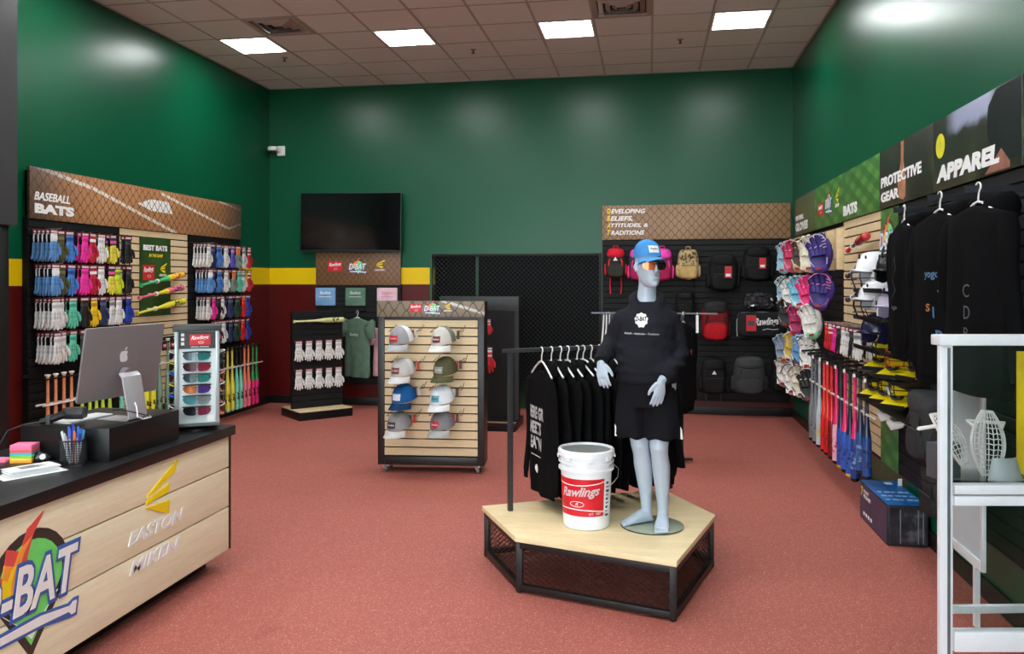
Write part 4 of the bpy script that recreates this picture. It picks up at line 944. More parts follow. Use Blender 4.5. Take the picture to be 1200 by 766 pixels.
# ---------------------------------------------------------------- small black glove stand (turned)
GA = R(47); GX, GY = -4.245, 9.87
gs = thing('floor_stand', 'black double-sided slat stand with white batting gloves near the corner', 'display stand', (GX, GY, 0), GA)
MB().box(-.36, -.30, 0, .36, .30, .1).build('base', BLACK(.4), gs, bevel=.004)
MB().box(-.355, -.295, .1, .355, .295, .112).build('base_deck', SLAT_WOOD, gs, bevel=.002)
MB().box(-.345, -.02, .1, .345, .02, 1.35).build('core', BLACK(.5), gs)
sme = MB().box(-.345, -.034, .005, .345, -.02, .0712).mesh('slat', bevel=.002, segs=1)
for i in range(16): ob('slat', sme, SLAT_BLACK, gs, (0, 0, .128 + i*.0762))
rg = Matrix.Rotation(GA, 3, 'Z'); B0 = Vector((GX, GY, 0))
for r_, z in enumerate((.985, .625)):
    for c_ in range(5):
        x = -.275 + c_*.136
        glove('white', f'white batting glove with maroon card, {ORD[c_]} along the {["upper", "lower"][r_]} row of the black stand', B0 + rg @ Vector((x, -.075, z)), GA + R(((c_*5 + r_*3) % 7) - 3), 'white gloves on the black stand', sc=1.08)
        MB().tube([(x, -.034, z - .004), (x, -.11, z), (x, -.114, z + .01)], .003, 6).build('peg_hook', CHROME, gs)
a_, b_ = B0 + rg @ Vector((-.345, -.075, 1.225)), B0 + rg @ Vector((.345, -.075, 1.235))
bat('pale yellow bat lying level at the top of the black glove stand', ((196, 196, 140), (206, 208, 150), (210, 214, 150), (206, 210, 140), (190, 190, 130)), a_, b_ - a_, (b_-a_).length, None, .033)
for x in (-.15, .15): MB().tube([(x, -.034, 1.2), (x, -.12, 1.2), (x, -.125, 1.215)], .004, 6).build('bat_bracket', CHROME, gs)

# ---------------------------------------------------------------- bags
def pillow(mb, c, w, d, h, e=3.2, n=24, m=10, taper=0.0, bulge=None):
    cx, cy, cz = c; rs = []
    for i in range(m + 1):
        t = -1 + 2*i/m; t = math.copysign(abs(t)**.7, t); s = max((1 - abs(t)**e)**(1/e), .06); k = 1 - taper*(t + 1)/2
        ring = []
        for j in range(n):
            a = 2*math.pi*j/n; ca, sa = math.cos(a), math.sin(a)
            x = math.copysign(abs(ca)**(2/e), ca); y = math.copysign(abs(sa)**(2/e), sa)
            ring.append((cx + x*w/2*s*k, cy + y*d/2*(.35 + .65*s), cz + t*h/2))
        rs.append(ring)
    return mb.rings(rs)
def fabric(c, r=.7): return M(c, r, noise=.18, nscale=12.0, bump=.3, bscale=90.0, spec=.25, name='bag_fabric')
TAGR = M((190, 30, 40), .45, noise=.05, name='tag_red')
def backpack(label, x, z0, z1, w, main, flap, pocket, trim, tagged=False, strap=None, d=.2, tail=0.0, at=None, mark=False):
    h = z1 - z0; t = thing('backpack', label, 'bag', (x, YW - .062, z0) if at is None else at[0], 0 if at is None else at[1], 'bags on the back wall' if at is None else None); cy = -d/2 - .005
    m1, m2, m3, m4 = fabric(main), fabric(flap), fabric(pocket), fabric(trim)
    pillow(MB(), (0, cy, h*.5), w, d, h, 3.6, taper=.12).build('body', m1, t, sharp=60)
    pillow(MB(), (0, cy - d*.38, h*.26), w*.78, d*.42, h*.44, 3.4).build('front_pocket', m3, t, sharp=60)
    pillow(MB(), (0, cy - d*.1, h*.83), w*.9, d*.95, h*.34, 3.0, taper=.15).build('top_flap', m2, t, sharp=60)
    for s in (-1, 1):
        pillow(MB(), (s*w*.47, cy, h*.3), w*.16, d*.6, h*.4, 2.6).build('side_pocket', m4, t, sharp=60)
        MB().tube([(s*w*.2, cy - d*.42, h*.72), (s*w*.3, cy - d*.5, h*.56), (s*w*.33, cy - d*.46, h*.3), (s*w*.3, cy - d*.3, h*.06)], w*.04, 6, False, .4, (0, 1, 0)).build('strap', m4, t)
    MB().tube([(-w*.32, cy - d*.56, h*.46), (0, cy - d*.62, h*.475), (w*.32, cy - d*.56, h*.46)], .0035, 6).build('zip', M((70, 70, 74), .4, metal=.5, name='zip'), t)
    MB().tube([(-.03, cy, h*.97), (-.028, cy, h + .03), (.028, cy, h + .03), (.03, cy, h*.97)], .006, 6).tube([(0, cy, h + .03), (0, .0, h + .04)], .003, 6).build('haul_loop', m4, t)
    if strap:
        for s in (-1, 1): MB().tube([(s*w*.25, cy + .02, .03), (s*w*.27, cy + .02, -tail*.5), (s*w*.24, cy + .0, -tail)], .009, 6, False, .4, (0, 1, 0)).build('hanging_strap', fabric(strap), t)
    if tagged:
        MB().box(w*.02, cy - d*.72, h*.36, w*.24, cy - d*.71, h*.66).build('swing_tag', TAGR, t)
        MB().box(w*.05, cy - d*.728, h*.4, w*.2, cy - d*.721, h*.47).build('tag_print', PRINT_WHITE, t)
    elif mark:
        flat(t, 'emblem', [[(-.03, 0), (.03, 0), (.0, .05)]], PRINT_WHITE, 0, cy - d*.6, h*.58, 1, .002)
    return t
bk, bk2, gy_ = (14, 14, 15), (22, 22, 24), (56, 58, 58)
backpack('red and black backpack with hanging red straps beside the netting', -.434, 1.77, 2.17, .276, (40, 40, 38), (206, 24, 48), (52, 50, 44), (206, 30, 50), strap=(200, 26, 50), tail=.2, mark=True)
backpack('hot pink backpack behind the mannequin head, nearer the netting', -.132, 1.73, 2.16, .285, (60, 54, 58), (238, 70, 176), (170, 24, 84), (226, 60, 150))
backpack('hot pink backpack beside the camouflage one', .163, 1.73, 2.16, .282, (120, 30, 74), (240, 74, 180), (160, 20, 76), (226, 60, 150))
cam_ = backpack('gold and brown camouflage backpack beside the mannequin cap', .492, 1.75, 2.15, .29, (112, 92, 60), (96, 80, 54), (190, 160, 104), (196, 168, 112))
k = NT('camouflage'); o_ = k.obj(); v_ = k.n('TexVoronoi'); v_.inputs['Scale'].default_value = 26.0; k.l(o_, v_.inputs['Vector'])
k.l(k.ramp(k.math('ADD', k.math('MULTIPLY', v_.outputs[0], .6), k.math('MULTIPLY', k.noise(o_, 30.0, 2), .5)), (.3, rgb((48, 40, 28))), (.45, rgb((112, 92, 58))), (.6, rgb((186, 162, 116)))), k.b.inputs['Base Color']); k.b.inputs['Roughness'].default_value = .7
for ch in cam_.children:
    if ch.name.startswith(('body', 'top_flap')): ch.material_slots[0].material = k.m
backpack('large black backpack with a red tag in the top row', .929, 1.6, 2.09, .39, bk, bk2, bk, bk2, True, d=.22)
backpack('black flap backpack with a red tag nearest the mitts', 1.349, 1.73, 2.18, .365, bk2, bk, bk, bk2, True, d=.22)
backpack('small black backpack behind the mannequin shoulder', .45, 1.29, 1.6, .26, bk, bk2, bk, bk2)
backpack('red roller bag with black top in the middle row', .828, .968, 1.49, .37, (120, 12, 20), (40, 38, 40), (182, 18, 30), (34, 34, 36), d=.24)
backpack('black backpack with white marks in the bottom row', .812, .282, .75, .35, bk, bk2, bk, bk2, strap=(60, 60, 62), tail=.13, mark=True)
backpack('grey crumpled backpack in the bottom row', 1.25, .294, .79, .42, gy_, (66, 68, 68), (56, 58, 58), (48, 50, 50), d=.24)
backpack('narrow black backpack in the bottom row by the corner', 1.62, .33, .77, .2, bk, bk2, bk, bk2, d=.18)
rb_ = [o for o in bpy.data.objects if o.get('label', '').startswith('red roller bag')][0]
pillow(MB(), (0, -.215, .415), .2, .06, .16, 3.0).build('top_pocket', fabric((200, 24, 44)), rb_, sharp=60)
df = thing('duffel_bag', 'black duffel bag with grey piping and white script lettering', 'bag', (1.4, YW - .062, 1.019), 0, 'bags on the back wall')
pillow(MB(), (0, -.13, .17), .635, .22, .34, 5.0, 32, 10).build('body', fabric((24, 26, 28)), df, sharp=60)
MB().tube([(-.305, -.2, .02), (-.31, -.205, .2), (-.29, -.2, .29), (-.25, -.195, .315), (0, -.2, .325), (.25, -.195, .315), (.29, -.2, .29), (.31, -.205, .2), (.305, -.2, .02)], .007, 6).build('piping', M((150, 154, 154), .5, name='piping'), df)
lettering(df, 'Rawlings', (-.1, -.243, .13), X_*.3 + Z_*.02, Z_*.12, PRINT_WHITE, .001, .02, .35, 'bag_print')
MB().tube([(.0, -.243, .105), (.06, -.243, .12), (.12, -.243, .11), (.19, -.243, .118)], .004, 5).build('print_swash', PRINT_WHITE, df)
MB().box(-.2, -.256, .09, -.08, -.254, .29).build('swing_tag', TAGR, df); MB().box(-.18, -.2575, .16, -.1, -.2561, .22).build('tag_print', M((60, 60, 70), .5, name='tag_dark'), df)
MB().tube([(-.12, -.12, .33), (-.1, -.13, .39), (.1, -.13, .39), (.12, -.12, .33)], .009, 6).build('handle', fabric(bk), df)
# crumpled clear bag
pb = thing('plastic_bag', 'crumpled shiny black plastic wrapped bag above the duffel', 'bag', (1.37, YW - .062, 1.385), 0)
rn = random.Random(8); c_ = MB(); pillow(c_, (0, -.1, .105), .38, .16, .21, 3.0, 28, 12)
c_.V = [(x + rn.uniform(-.012, .012), y + rn.uniform(-.02, .02), z + rn.uniform(-.01, .01)) for x, y, z in c_.V]
c_.build('wrapping', M((52, 54, 56), .12, noise=.5, nscale=30.0, name='plastic_wrap'), pb, sharp=20)
MB().tube([(0, -.1, .2), (0, -.06, .24), (0, 0, .25)], .006, 6).build('hang_loop', BLACK(.5), pb)
# ================================================================== floor displays
from mathutils.bvhtree import BVHTree
from mathutils import noise as mnoise
def drape(o, target, d=(0, 1, 0), lift=.0015):
    """lay a thin printed mesh on the surface of another part (both in the same local frame)"""
    me = target.data; bvh = BVHTree.FromPolygons([v.co[:] for v in me.vertices], [tuple(p.vertices) for p in me.polygons])
    d = Vector(d)
    for v in o.data.vertices:
        off = -(v.co.dot(d)); h = bvh.ray_cast(v.co - d*1.0, d)
        if h[0] is not None: v.co = h[0] - d*lift
# ---- caps
def half_dome(a0, a1, rx, ry, rz, z0=0.0, n=14, m=8):
    def f(u, v):
        a = R(a0 + (a1-a0)*u); e = R(4 + 84*v); k = math.cos(e)**.85
        return (rx*k*math.cos(a), ry*k*math.sin(a), z0 + rz*math.sin(e)**.9)
    return MB().sheet(n, m, f, (0, 0, -.002))
def cap(label, loc, rz, front, back, brim, patch, ink=(235, 235, 235), group=None, pitch=0.0, heart=False, sc=1.0):
    t = thing('baseball_cap', label, 'cap', loc, 0, group, rot=(pitch, 0, rz)); t.scale = (sc,)*3
    cm = lambda c: clothmat(c)
    half_dome(190, 350, .088, .105, .125).build('crown_front', cm(front), t, sharp=70)
    half_dome(-10, 190, .088, .105, .125).build('crown_back', cm(back), t, sharp=70)
    def br(u, v):
        a = R(200 + 140*u); x = math.cos(a); y = math.sin(a); k = 1 + v*.72*max(0, -y)**.7
        return (.089*x*(1 + .06*v), .1*y*k - .004*v, .006 - .03*x*x*(.3 + .7*v) - .022*v)
    MB().sheet(16, 6, br, (0, 0, -.004)).build('brim', cm(brim), t, sharp=70)
    MB().lathe([(.009, .12), (.008, .127), (.002, .13)], n=10).build('button', cm(back), t)
    if patch:
        poly = [(-.034, .03), (.034, .03), (.034, .076), (-.034, .076)] if not heart else [(0, .02), (.036, .055), (.03, .08), (.012, .084), (0, .074), (-.012, .084), (-.03, .08), (-.036, .055)]
        cf = [c for c in t.children if c.name.startswith('crown_front')][0]
        pm = MB(); n = len(poly); c0 = (sum(p[0] for p in poly)/n, sum(p[1] for p in poly)/n); ring = []
        for i in range(n):
            for f in (0, .34, .67): ring.append((poly[i][0] + (poly[(i+1) % n][0] - poly[i][0])*f, poly[i][1] + (poly[(i+1) % n][1] - poly[i][1])*f))
        pm.rings([[(c0[0] + (x - c0[0])*f, -.3, c0[1] + (z - c0[1])*f) for x, z in ring] for f in (.02, .5, 1)], False)
        pa = pm.build('patch', M(patch, .5, noise=.06, name='patch'), t, fix=False, sharp=80); drape(pa, cf, lift=.0035)
        drape(lettering(pa, 'Rawlings', (-.027, -.3, .045), X_*.054, Z_*.018, M(ink, .5, name='patch_ink'), .0004, .02, .35, 'patch_print'), cf, lift=.005)
    return t
HA = R(5); HX, HYY = -1.955, 7.18
hd = thing('cap_display', 'black wheeled display with maple slats full of caps', 'display stand', (HX, HYY, 0), HA)
HB = M((20, 16, 15), .4, name='display_black')
MB().box(-.425, -.11, .15, .425, .11, 1.39).build('core', GROOVE, hd)
for s in (-1, 1): MB().box(s*.425 if s > 0 else -.485, -.14, .075, .485 if s > 0 else -.425, .14, 1.41).build('side_frame', HB, hd, bevel=.003)
MB().box(-.425, -.14, .075, .425, .14, .15).build('bottom_rail', HB, hd, bevel=.003)
MB().box(-.425, -.14, 1.388, .425, .14, 1.41).build('top_rail', HB, hd, bevel=.003)
hs = MB().box(-.425, -.128, .005, .425, -.11, .0712).mesh('slat', bevel=.002, segs=1)
for i in range(16): ob('slat', hs, SLAT_WOOD, hd, (0, 0, .1555 + i*.0772))
hp_ = MB().box(-.49, -.15, 1.412, .49, -.13, 1.555).build('header_panel', fence_print('print_mesh_header', (120, 104, 84), (142, 124, 100), .11, .14, plain_line(.1, 1.56, .5, 1.44, .016)), hd, bevel=.002)
MB().box(-.485, -.13, 1.41, .485, .13, 1.55).build('header_box', HB, hd)
maker_patch(hd, -.135, -.1505, 1.492, .11, .075); team_logo(hd, .02, -.1505, 1.485, .125, True); wing_logo(hd, .155, -.1505, 1.485, .06)
for sx in (-1, 1):
    for sy in (-1, 1):
        fk = MB().box(sx*.42 - .022, sy*.1 - .02, .058, sx*.42 + .022, sy*.1 + .02, .076).bar((sx*.42 - .016, sy*.1, .07), (sx*.42 - .016, sy*.1, .036), .004, .02).bar((sx*.42 + .016, sy*.1, .07), (sx*.42 + .016, sy*.1, .036), .004, .02).build('caster', CHROME, hd)
        w_ = MB().lathe([(.012, -.012), (.034, -.012), (.038, -.006), (.038, .006), (.034, .012), (.012, .012)], (sx*.42, sy*.1, .038), 18, (1, 0, .25)).build('wheel', M((120, 120, 124), .4, name='caster_grey'), fk)
rh = Matrix.Rotation(HA, 3, 'Z'); H0 = Vector((HX, HYY, 0))
CAPS = [(-.23, 1.255, 'grey and white mesh cap with a red patch', (150, 150, 154), (222, 226, 232), (176, 178, 180), (196, 40, 44)), (.145, 1.25, 'stone cap with a dark red mark and white brim', (196, 194, 186), (120, 124, 108), (222, 222, 218), (108, 40, 46)),
        (-.215, .975, 'white and grey cap with a brown patch', (190, 188, 186), (222, 222, 222), (214, 214, 214), (122, 62, 58)), (.165, .985, 'olive green cap with a grey patch', (86, 84, 60), (80, 78, 56), (90, 88, 64), (150, 154, 150)),
        (-.205, .745, 'blue cap with a white patch and short brim', (36, 92, 152), (34, 86, 146), (30, 60, 96), (214, 224, 230)), (.135, .735, 'white cap with a teal patch', (226, 232, 238), (222, 228, 234), (230, 232, 234), (84, 160, 172)),
        (-.25, .50, 'grey cap with a dark mark and cream brim', (150, 150, 150), (146, 146, 146), (206, 204, 200), (60, 52, 56)), (.135, .51, 'grey cap with a red shield patch and red tags', (128, 130, 132), (122, 124, 126), (176, 178, 176), (190, 36, 56))]
for i, (x, z, nm, f, b, br, pa) in enumerate(CAPS):
    p = H0 + rh @ Vector((x, -.295, z - .06))
    cap(nm + ', on the wheeled cap display', p, HA + R(-24), f, b, br, pa, group='caps on the wheeled display', pitch=R(12), sc=1.18, heart=(i == 7), ink=(60, 40, 40) if i in (5,) else (236, 236, 236))
    for dx in (-.11, .14):
        MB().tube([(x + dx, -.128, z + .06), (x + dx, -.18, z + .055), (x + dx - .02, -.24, z + .03), (x + dx + .03, -.29, z + .045), (x + dx + .035, -.18, z + .09)], .0028, 6).build('cap_hook', M((70, 64, 58), .4, metal=.7, name='wire_dark'), hd)
    for j in range(2): MB().box(x + .075 + j*.03, -.255 + j*.03, z - .03, x + .1 + j*.03, -.25 + j*.03, z + .045).build('price_tag', M([(90, 50, 56), (200, 198, 190), (60, 60, 56), (196, 40, 50)][(i + j) % 4], .5, name='price_tag'), hd)
# ---- black gondola behind the cap display
bg = thing('floor_gondola', 'plain black floor gondola behind the cap display', 'display stand', (-2.0, 9.45, 0))
MB().box(-.48, -.05, .08, .48, .05, 1.42).build('core', BLACK(.5), bg)
MB().box(-.48, -.3, 0, .48, .3, .1).build('base', BLACK(.4), bg, bevel=.004)
MB().box(-.47, -.31, .1, .49, -.28, .112).build('base_edge', M((150, 120, 90), .5, name='edge_wood'), bg)
MB().box(-.48, -.07, 1.38, .48, .07, 1.555).build('header_panel', M((38, 42, 42), .45, name='gondola_header'), bg, bevel=.003)
MB().box(.43, -.055, .1, .48, -.05, 1.38).build('edge_strip', M((36, 38, 38), .45, name='gondola_strip'), bg)
for z in (1.3, .98): MB().tube([(.15, -.05, z), (.15, -.3, z), (.15, -.31, z + .012)], .004, 6).tube([(.22, -.05, z), (.22, -.26, z + .01)], .003, 6).build('peg_hook', CHROME, bg)
for i, (z, sc) in enumerate(((1.3, .75), (.98, 1.25))):
    glove('red-white', f'red and white fielding accessory, {["upper", "lower"][i]} one on the plain black gondola', (-1.85, 9.2, z), R(10), 'accessories on the plain gondola', CARD_B, sc=sc)

# ================================================================== home-plate platform
PZ = .315
tip = Vector((.132, 4.168, 0)); ax = Vector((-.476, .88, 0)).normalized(); pr_ = Vector((ax.y, -ax.x, 0)); S = .90
vb = tip + (ax - pr_)*.7071*S; vd = tip + (ax + pr_)*.7071*S; va = vb + ax*S*8.5/12; ve = vd + ax*S*8.5/12
PLATE = [tip, vd, ve, va, vb]; cen = sum(PLATE, Vector())/5
pf = thing('display_platform', 'home plate shaped platform with maple top and black mesh sides', 'platform', (cen.x, cen.y, 0))
loc5 = [(p - cen) for p in PLATE]
PLAT_WOOD = wood_mat('platform_maple', (214, 192, 146), (236, 216, 174), (1.2, 7, 7), 0)
MB().prism([(p.x*1.012, p.y*1.012) for p in loc5], (0, 0, PZ - .03), X_, (0, 1, 0), (0, 0, .03)).build('top', PLAT_WOOD, pf, bevel=.003)
FB = M((14, 13, 13), .42, name='frame_black'); fr = [p*.965 for p in loc5]
def bar_between(a, b, z, w): MB().bar((a.x, a.y, z), (b.x, b.y, z), w, w).build('rail', FB, pf, bevel=.002)
for i in range(5):
    a, b = fr[i], fr[(i+1) % 5]
    MB().bar((a.x, a.y, .008), (a.x, a.y, PZ - .031), .036, .036).build('corner_post', FB, pf, bevel=.002)
    MB().lathe([(.014, 0), (.014, .01)], (a.x, a.y, 0), 10).build('foot', BLACK(.5), pf)
    bar_between(a, b, .032, .034); bar_between(a, b, PZ - .05, .034)
    L_ = (b - a).length; d = (b - a).normalized(); h0, h1 = .045, PZ - .06; H_ = h1 - h0; st_ = .046; msh = MB(); k_ = .62
    for s in (1, -1):
        n = int((L_ + H_/k_)/st_) + 2
        for q in range(n):
            x0 = q*st_ - (H_/k_ if s > 0 else 0); x1 = x0 + s*H_/k_; p0, p1 = [x0, 0.0], [x1, H_]
            def clip(p, q_):
                for lim, sg in ((0.0, 1), (L_, -1)):
                    if (p[0] - lim)*sg < 0:
                        if (q_[0] - lim)*sg < 0: return None
                        f = (lim - p[0])/(q_[0] - p[0]); p = [lim, p[1] + (q_[1] - p[1])*f]
                return p
            c0, c1 = clip(p0, p1), clip(p1, p0)
            if c0 is None or c1 is None or abs(c0[1] - c1[1]) < .004: continue
            u0, u1 = a + d*c0[0], a + d*c1[0]
            msh.bar((u0.x, u0.y, h0 + c0[1]), (u1.x, u1.y, h0 + c1[1]), .0032, .0032)
    tag(msh.build('mesh_panel', M((22, 18, 17), .45, metal=.4, name='mesh_dark'), pf), kind='stuff')
# ---- ball bucket
BX, BY = -.363, 4.706
bu = thing('ball_bucket', 'white plastic ball bucket with red label on the platform', 'bucket', (BX, BY, PZ)); bu.scale = (1.02, 1.02, 1.1)
BW = M((232, 236, 240), .35, noise=.03, spec=.5, name='bucket_white')
bp = lambda z: .13 + .019*z/.385
MB().lathe([(.122, 0), (.13, .006), (bp(.3), .3), (bp(.315), .3), (.158, .302), (.158, .312), (bp(.33), .314), (bp(.34), .338), (.158, .34), (.158, .35), (bp(.36), .352), (bp(.385), .385)], n=40).build('tub', BW, bu)
MB().lathe([(.152, .372), (.161, .374), (.161, .402), (.155, .408), (.145, .408), (.143, .396), (.143, .39)], n=40, cap=False).build('lid_rim', BW, bu)
MB().lathe([(.1435, .392), (.143, .397), (.05, .4), (.002, .4)], n=40).build('lid_pad', M((112, 116, 114), .6, noise=.06, name='lid_grey'), bu)
for i in range(8):
    a = R(i*45 + 10); MB().box(-.018, -.1645, .362, .018, -.158, .378).build('lid_tab', BW, bu).rotation_euler = (0, 0, a)
def wrap(r0, off, c=R(-14)):
    def f(p):   # p.x arc length, p.z height -> cylinder wall; angle 0 faces local -Y
        r = bp(p.z) + off; a = p.x/.14 + c
        return (r*math.sin(a), -r*math.cos(a), p.z)
    return f
REDL = M((206, 22, 40), .38, noise=.04, name='label_red')
def curved_label(name, x0, x1, za, zb, mat, off, n=18):
    w_ = wrap(0, off); m = MB(); m.sheet(n, 2, lambda u, v: w_(Vector((x0 + (x1-x0)*u, 0, (za(u) if callable(za) else za)*(1-v) + (zb(u) if callable(zb) else zb)*v))))
    return m.build(name, mat, bu, fix=False, sharp=60)
curved_label('label', -.2, .155, .075, .268, REDL, .0008)
up_ = lambda c, k: (lambda u: c + k*(u - .45)**2)
curved_label('label_line', -.2, .155, up_(.232, .06), up_(.237, .06), PRINT_WHITE, .0016); curved_label('label_line', -.2, .155, up_(.108, -.04), up_(.113, -.04), PRINT_WHITE, .0016)
wt = wrap(0, .0018)
lettering(bu, 'Rawlings', (-.115, 0, .155), X_*.24 + Z_*.018, Z_*.062, PRINT_WHITE, .0006, .03, .35, 'label_lettering', bend=lambda p: wt(p))
ring = MB(); ring.tube([wt(Vector((-.01 + .042*math.cos(R(a)), 0, .138 + .014*math.sin(R(a))))) for a in range(0, 360, 20)], .0016, 5, True); ring.build('label_oval', PRINT_WHITE, bu)
lettering(bu, 'R', (-.02, 0, .129), X_*.018, Z_*.018, PRINT_WHITE, .0005, .02, .3, 'label_lettering', bend=lambda p: wt(p))
lettering(bu, 'EST. 1887', (.06, 0, .084), X_*.075, Z_*.012, PRINT_WHITE, .0005, .02, .1, 'label_lettering', bend=lambda p: wt(p))
INKD = M((40, 44, 50), .5, name='ink_dark'); fine = MB()
for i in range(9):
    a0 = wt(Vector((.17, 0, .075 + i*.021))); a1 = wt(Vector((.17 + (.02 if i % 3 else .028), 0, .075 + i*.021))); fine.bar(a0, a1, .0008, .006 if i % 2 else .011)
fine.build('small_print', INKD, bu)
hl = MB(); hl.tube([(.155*math.sin(R(80)), -.155*math.cos(R(80)), .335), (.185, -.035, .31), (.182, -.05, .27), (.15, -.06, .235), (.128, -.07, .22)], .0022, 6); hl.build('wire_handle', CHROME, bu)

# ---- rack on the platform and its hoodies
RP0, RP1 = Vector((-.848, 4.913, 0)), Vector((.139, 5.63, 0)); rt = (RP1 - RP0).normalized(); BARZ = 1.302
gr = thing('garment_rack', 'dark steel garment rack standing on the wooden platform', 'rack', (RP0.x, RP0.y, PZ))
RS = M((62, 64, 68), .4, metal=.5, noise=.05, name='rack_steel'); e_ = RP1 - RP0
for q in (Vector(), e_): MB().bar((q.x, q.y, 0), (q.x, q.y, BARZ - PZ + .012), .028, .028, rt).build('post', RS, gr, bevel=.002)
MB().bar(-rt*.05 + Vector((0, 0, BARZ - PZ)), e_ + rt*.04 + Vector((0, 0, BARZ - PZ)), .03, .024).build('hang_bar', RS, gr, bevel=.002)
BKC, BKR = clothmat((15, 15, 16)), clothmat((13, 13, 14))
rzr = math.atan2(-rt.x, rt.y)
SS = [.22, .29, .355, .41, .48, .525, .585, .65, .74, .85, .96, 1.07]
for i, s in enumerate(SS):
    p = RP0 + rt*s
    hanger(f'white plastic hanger on the platform rack, {ORD[i]} from the open end', (p.x, p.y, BARZ - .107), rzr + R((i*37) % 17 - 8), 'hangers on the platform rack', w=.36)
    t = thing('hoodie', (f'black hoodie with white block lettering, first on the platform rack' if i == 0 else f'plain black hoodie, {ORD[i]} from the open end of the platform rack'), 'hoodie', (p.x, p.y, BARZ - .135), rzr + R((i*37) % 17 - 8), 'hoodies on the platform rack')
    garment(t, BKC, .45, .72, .1, .62 if i < 8 else .54, True, BKR, seed=20 + i, slw=.06); t.scale = (1, .55, 1)
    if i == 0:
        tor = [c for c in t.children if c.name.startswith('torso')][0]
        HW = M((226, 226, 226), .7, noise=.05, name='hoodie_ink')
        for j, (tx, wd) in enumerate((('HERE GR', .25), ('MEETS', .19), ('EATIN', .18))):
            l_ = lettering(t, tx, (-.15 + .02*j, -.3, -.305 - j*.095), X_*wd, Z_*.08, HW, .001, .05, 0, 'back_print'); drape(l_, tor)
        l_ = MB().box(-.1, -.3, -.535, .06, -.299, -.53).build('back_print', HW, t); drape(l_, tor)
        l_ = MB().prism([(-.03 + .028*math.cos(R(a)), -.62 + .028*math.sin(R(a))) for a in range(0, 360, 30)], (0, -.3, 0), X_, Z_, (0, -.001, 0)).build('back_print', HW, t); drape(l_, tor)

# ---- second rack farther back
r2 = thing('garment_rack', 'black floor rack with dark hoodies behind the mannequin', 'rack', (.04, 7.9, 0))
for x in (-.4, .27):
    MB().bar((x, 0, .02), (x, 0, 1.42), .026, .026, (0, 1, 0)).build('post', FB, r2, bevel=.002)
    MB().bar((x, -.26, .015), (x, .26, .015), .04, .026).build('foot', FB, r2, bevel=.002)
MB().bar((-.4, 0, .03), (.37, 0, .03), .026, .026).build('lower_bar', FB, r2, bevel=.002)
MB().bar((-.6, 0, 1.425), (.6, 0, 1.425), .014, .014).build('hang_bar', M((96, 98, 102), .35, metal=.6, name='rack_bar'), r2)
for i, x in enumerate((.2, .32)):
    hanger(f'white hanger on the floor rack, {ORD[i]} black hoodie', (x, 7.9, 1.318), R(68 + i*4), 'hangers on the floor rack', w=.36)
    t = thing('hoodie', f'black hoodie on the floor rack behind the mannequin, {ORD[i]} from the middle', 'hoodie', (x, 7.9, 1.33), R(62 + i*7), 'hoodies on the floor rack')
    garment(t, clothmat((20, 21, 25)), .54, .8, .12, .66, True, BKR, seed=60 + i, slw=.075)
    if i == 1:
        tor = [c for c in t.children if c.name.startswith('torso')][0]
        l_ = flat(t, 'chest_print', [[(0, -.03), (.035, .01), (.03, .035), (0, .025), (-.03, .035), (-.035, .01)]], RED_P, .05, -.3, -.28, 1, .001); drape(l_, tor)
sg_ = thing('striped_garment', 'white and black striped garment hanging at the rack end', 'garment', (-.395, 7.9, 1.41), R(10))
st_w, st_b = clothmat((222, 222, 218)), clothmat((30, 30, 32))
for i in range(8):
    MB().sheet(1, 8, lambda u, v, i=i: (-.05 + (i + u)*.0135 - .03*v*v, .01*math.sin(i*1.3 + v*4), -.34*v), (0, .006, 0)).build('stripe', st_w if i % 2 == 0 else st_b, sg_, sharp=70)
MB().tube([(-.02, 0, -.004), (-.02, 0, .012), (.0, 0, .024), (.02, 0, .012), (.02, 0, -.004)], .003, 6).build('hanging_loop', st_w, sg_)
pt = thing('price_strip', 'thin white price strip hanging from the floor rack bar', 'tag', (.45, 7.88, 1.41), 0)
MB().box(-.012, -.002, -.17, .012, .002, 0).build('strip', PRINT_WHITE, pt); MB().tube([(0, 0, -.005), (0, .01, .02), (0, .02, .025)], .002, 5).build('loop', PRINT_WHITE, pt)
# ================================================================== mannequin
MX, MY = .015, 4.725
mq = thing('mannequin', 'grey mannequin in black hoodie, shorts and blue cap on the platform', 'mannequin', (MX, MY, PZ))
def fuse(mb, name, mat, parent, voxel, smooth=4, wrinkle=None, dec=None):
    """union all shells of mb into one continuous skin"""
    me = bpy.data.meshes.new(name); me.from_pydata(mb.V, [], mb.F); me.update()
    bm = bmesh.new(); bm.from_mesh(me); bmesh.ops.recalc_face_normals(bm, faces=bm.faces); bm.to_mesh(me); bm.free()
    o = bpy.data.objects.new(name, me); COL.objects.link(o)
    m = o.modifiers.new('r', 'REMESH'); m.mode = 'VOXEL'; m.voxel_size = voxel
    m = o.modifiers.new('s', 'SMOOTH'); m.factor = .5; m.iterations = smooth
    dg = bpy.context.evaluated_depsgraph_get(); out = bpy.data.meshes.new_from_object(o.evaluated_get(dg))
    bpy.data.objects.remove(o); bpy.data.meshes.remove(me)
    out.name = name
    if wrinkle:
        nor = [v.normal.copy() for v in out.vertices]
        for v, n in zip(out.vertices, nor): v.co += n*wrinkle(v.co)
    out.polygons.foreach_set('use_smooth', [True]*len(out.polygons))
    return ob(name, out, mat, parent)
SKIN = M((172, 186, 200), .38, noise=.03, nscale=6.0, spec=.5, name='mannequin_skin')
B = MB()
CX = -.03     # torso axis
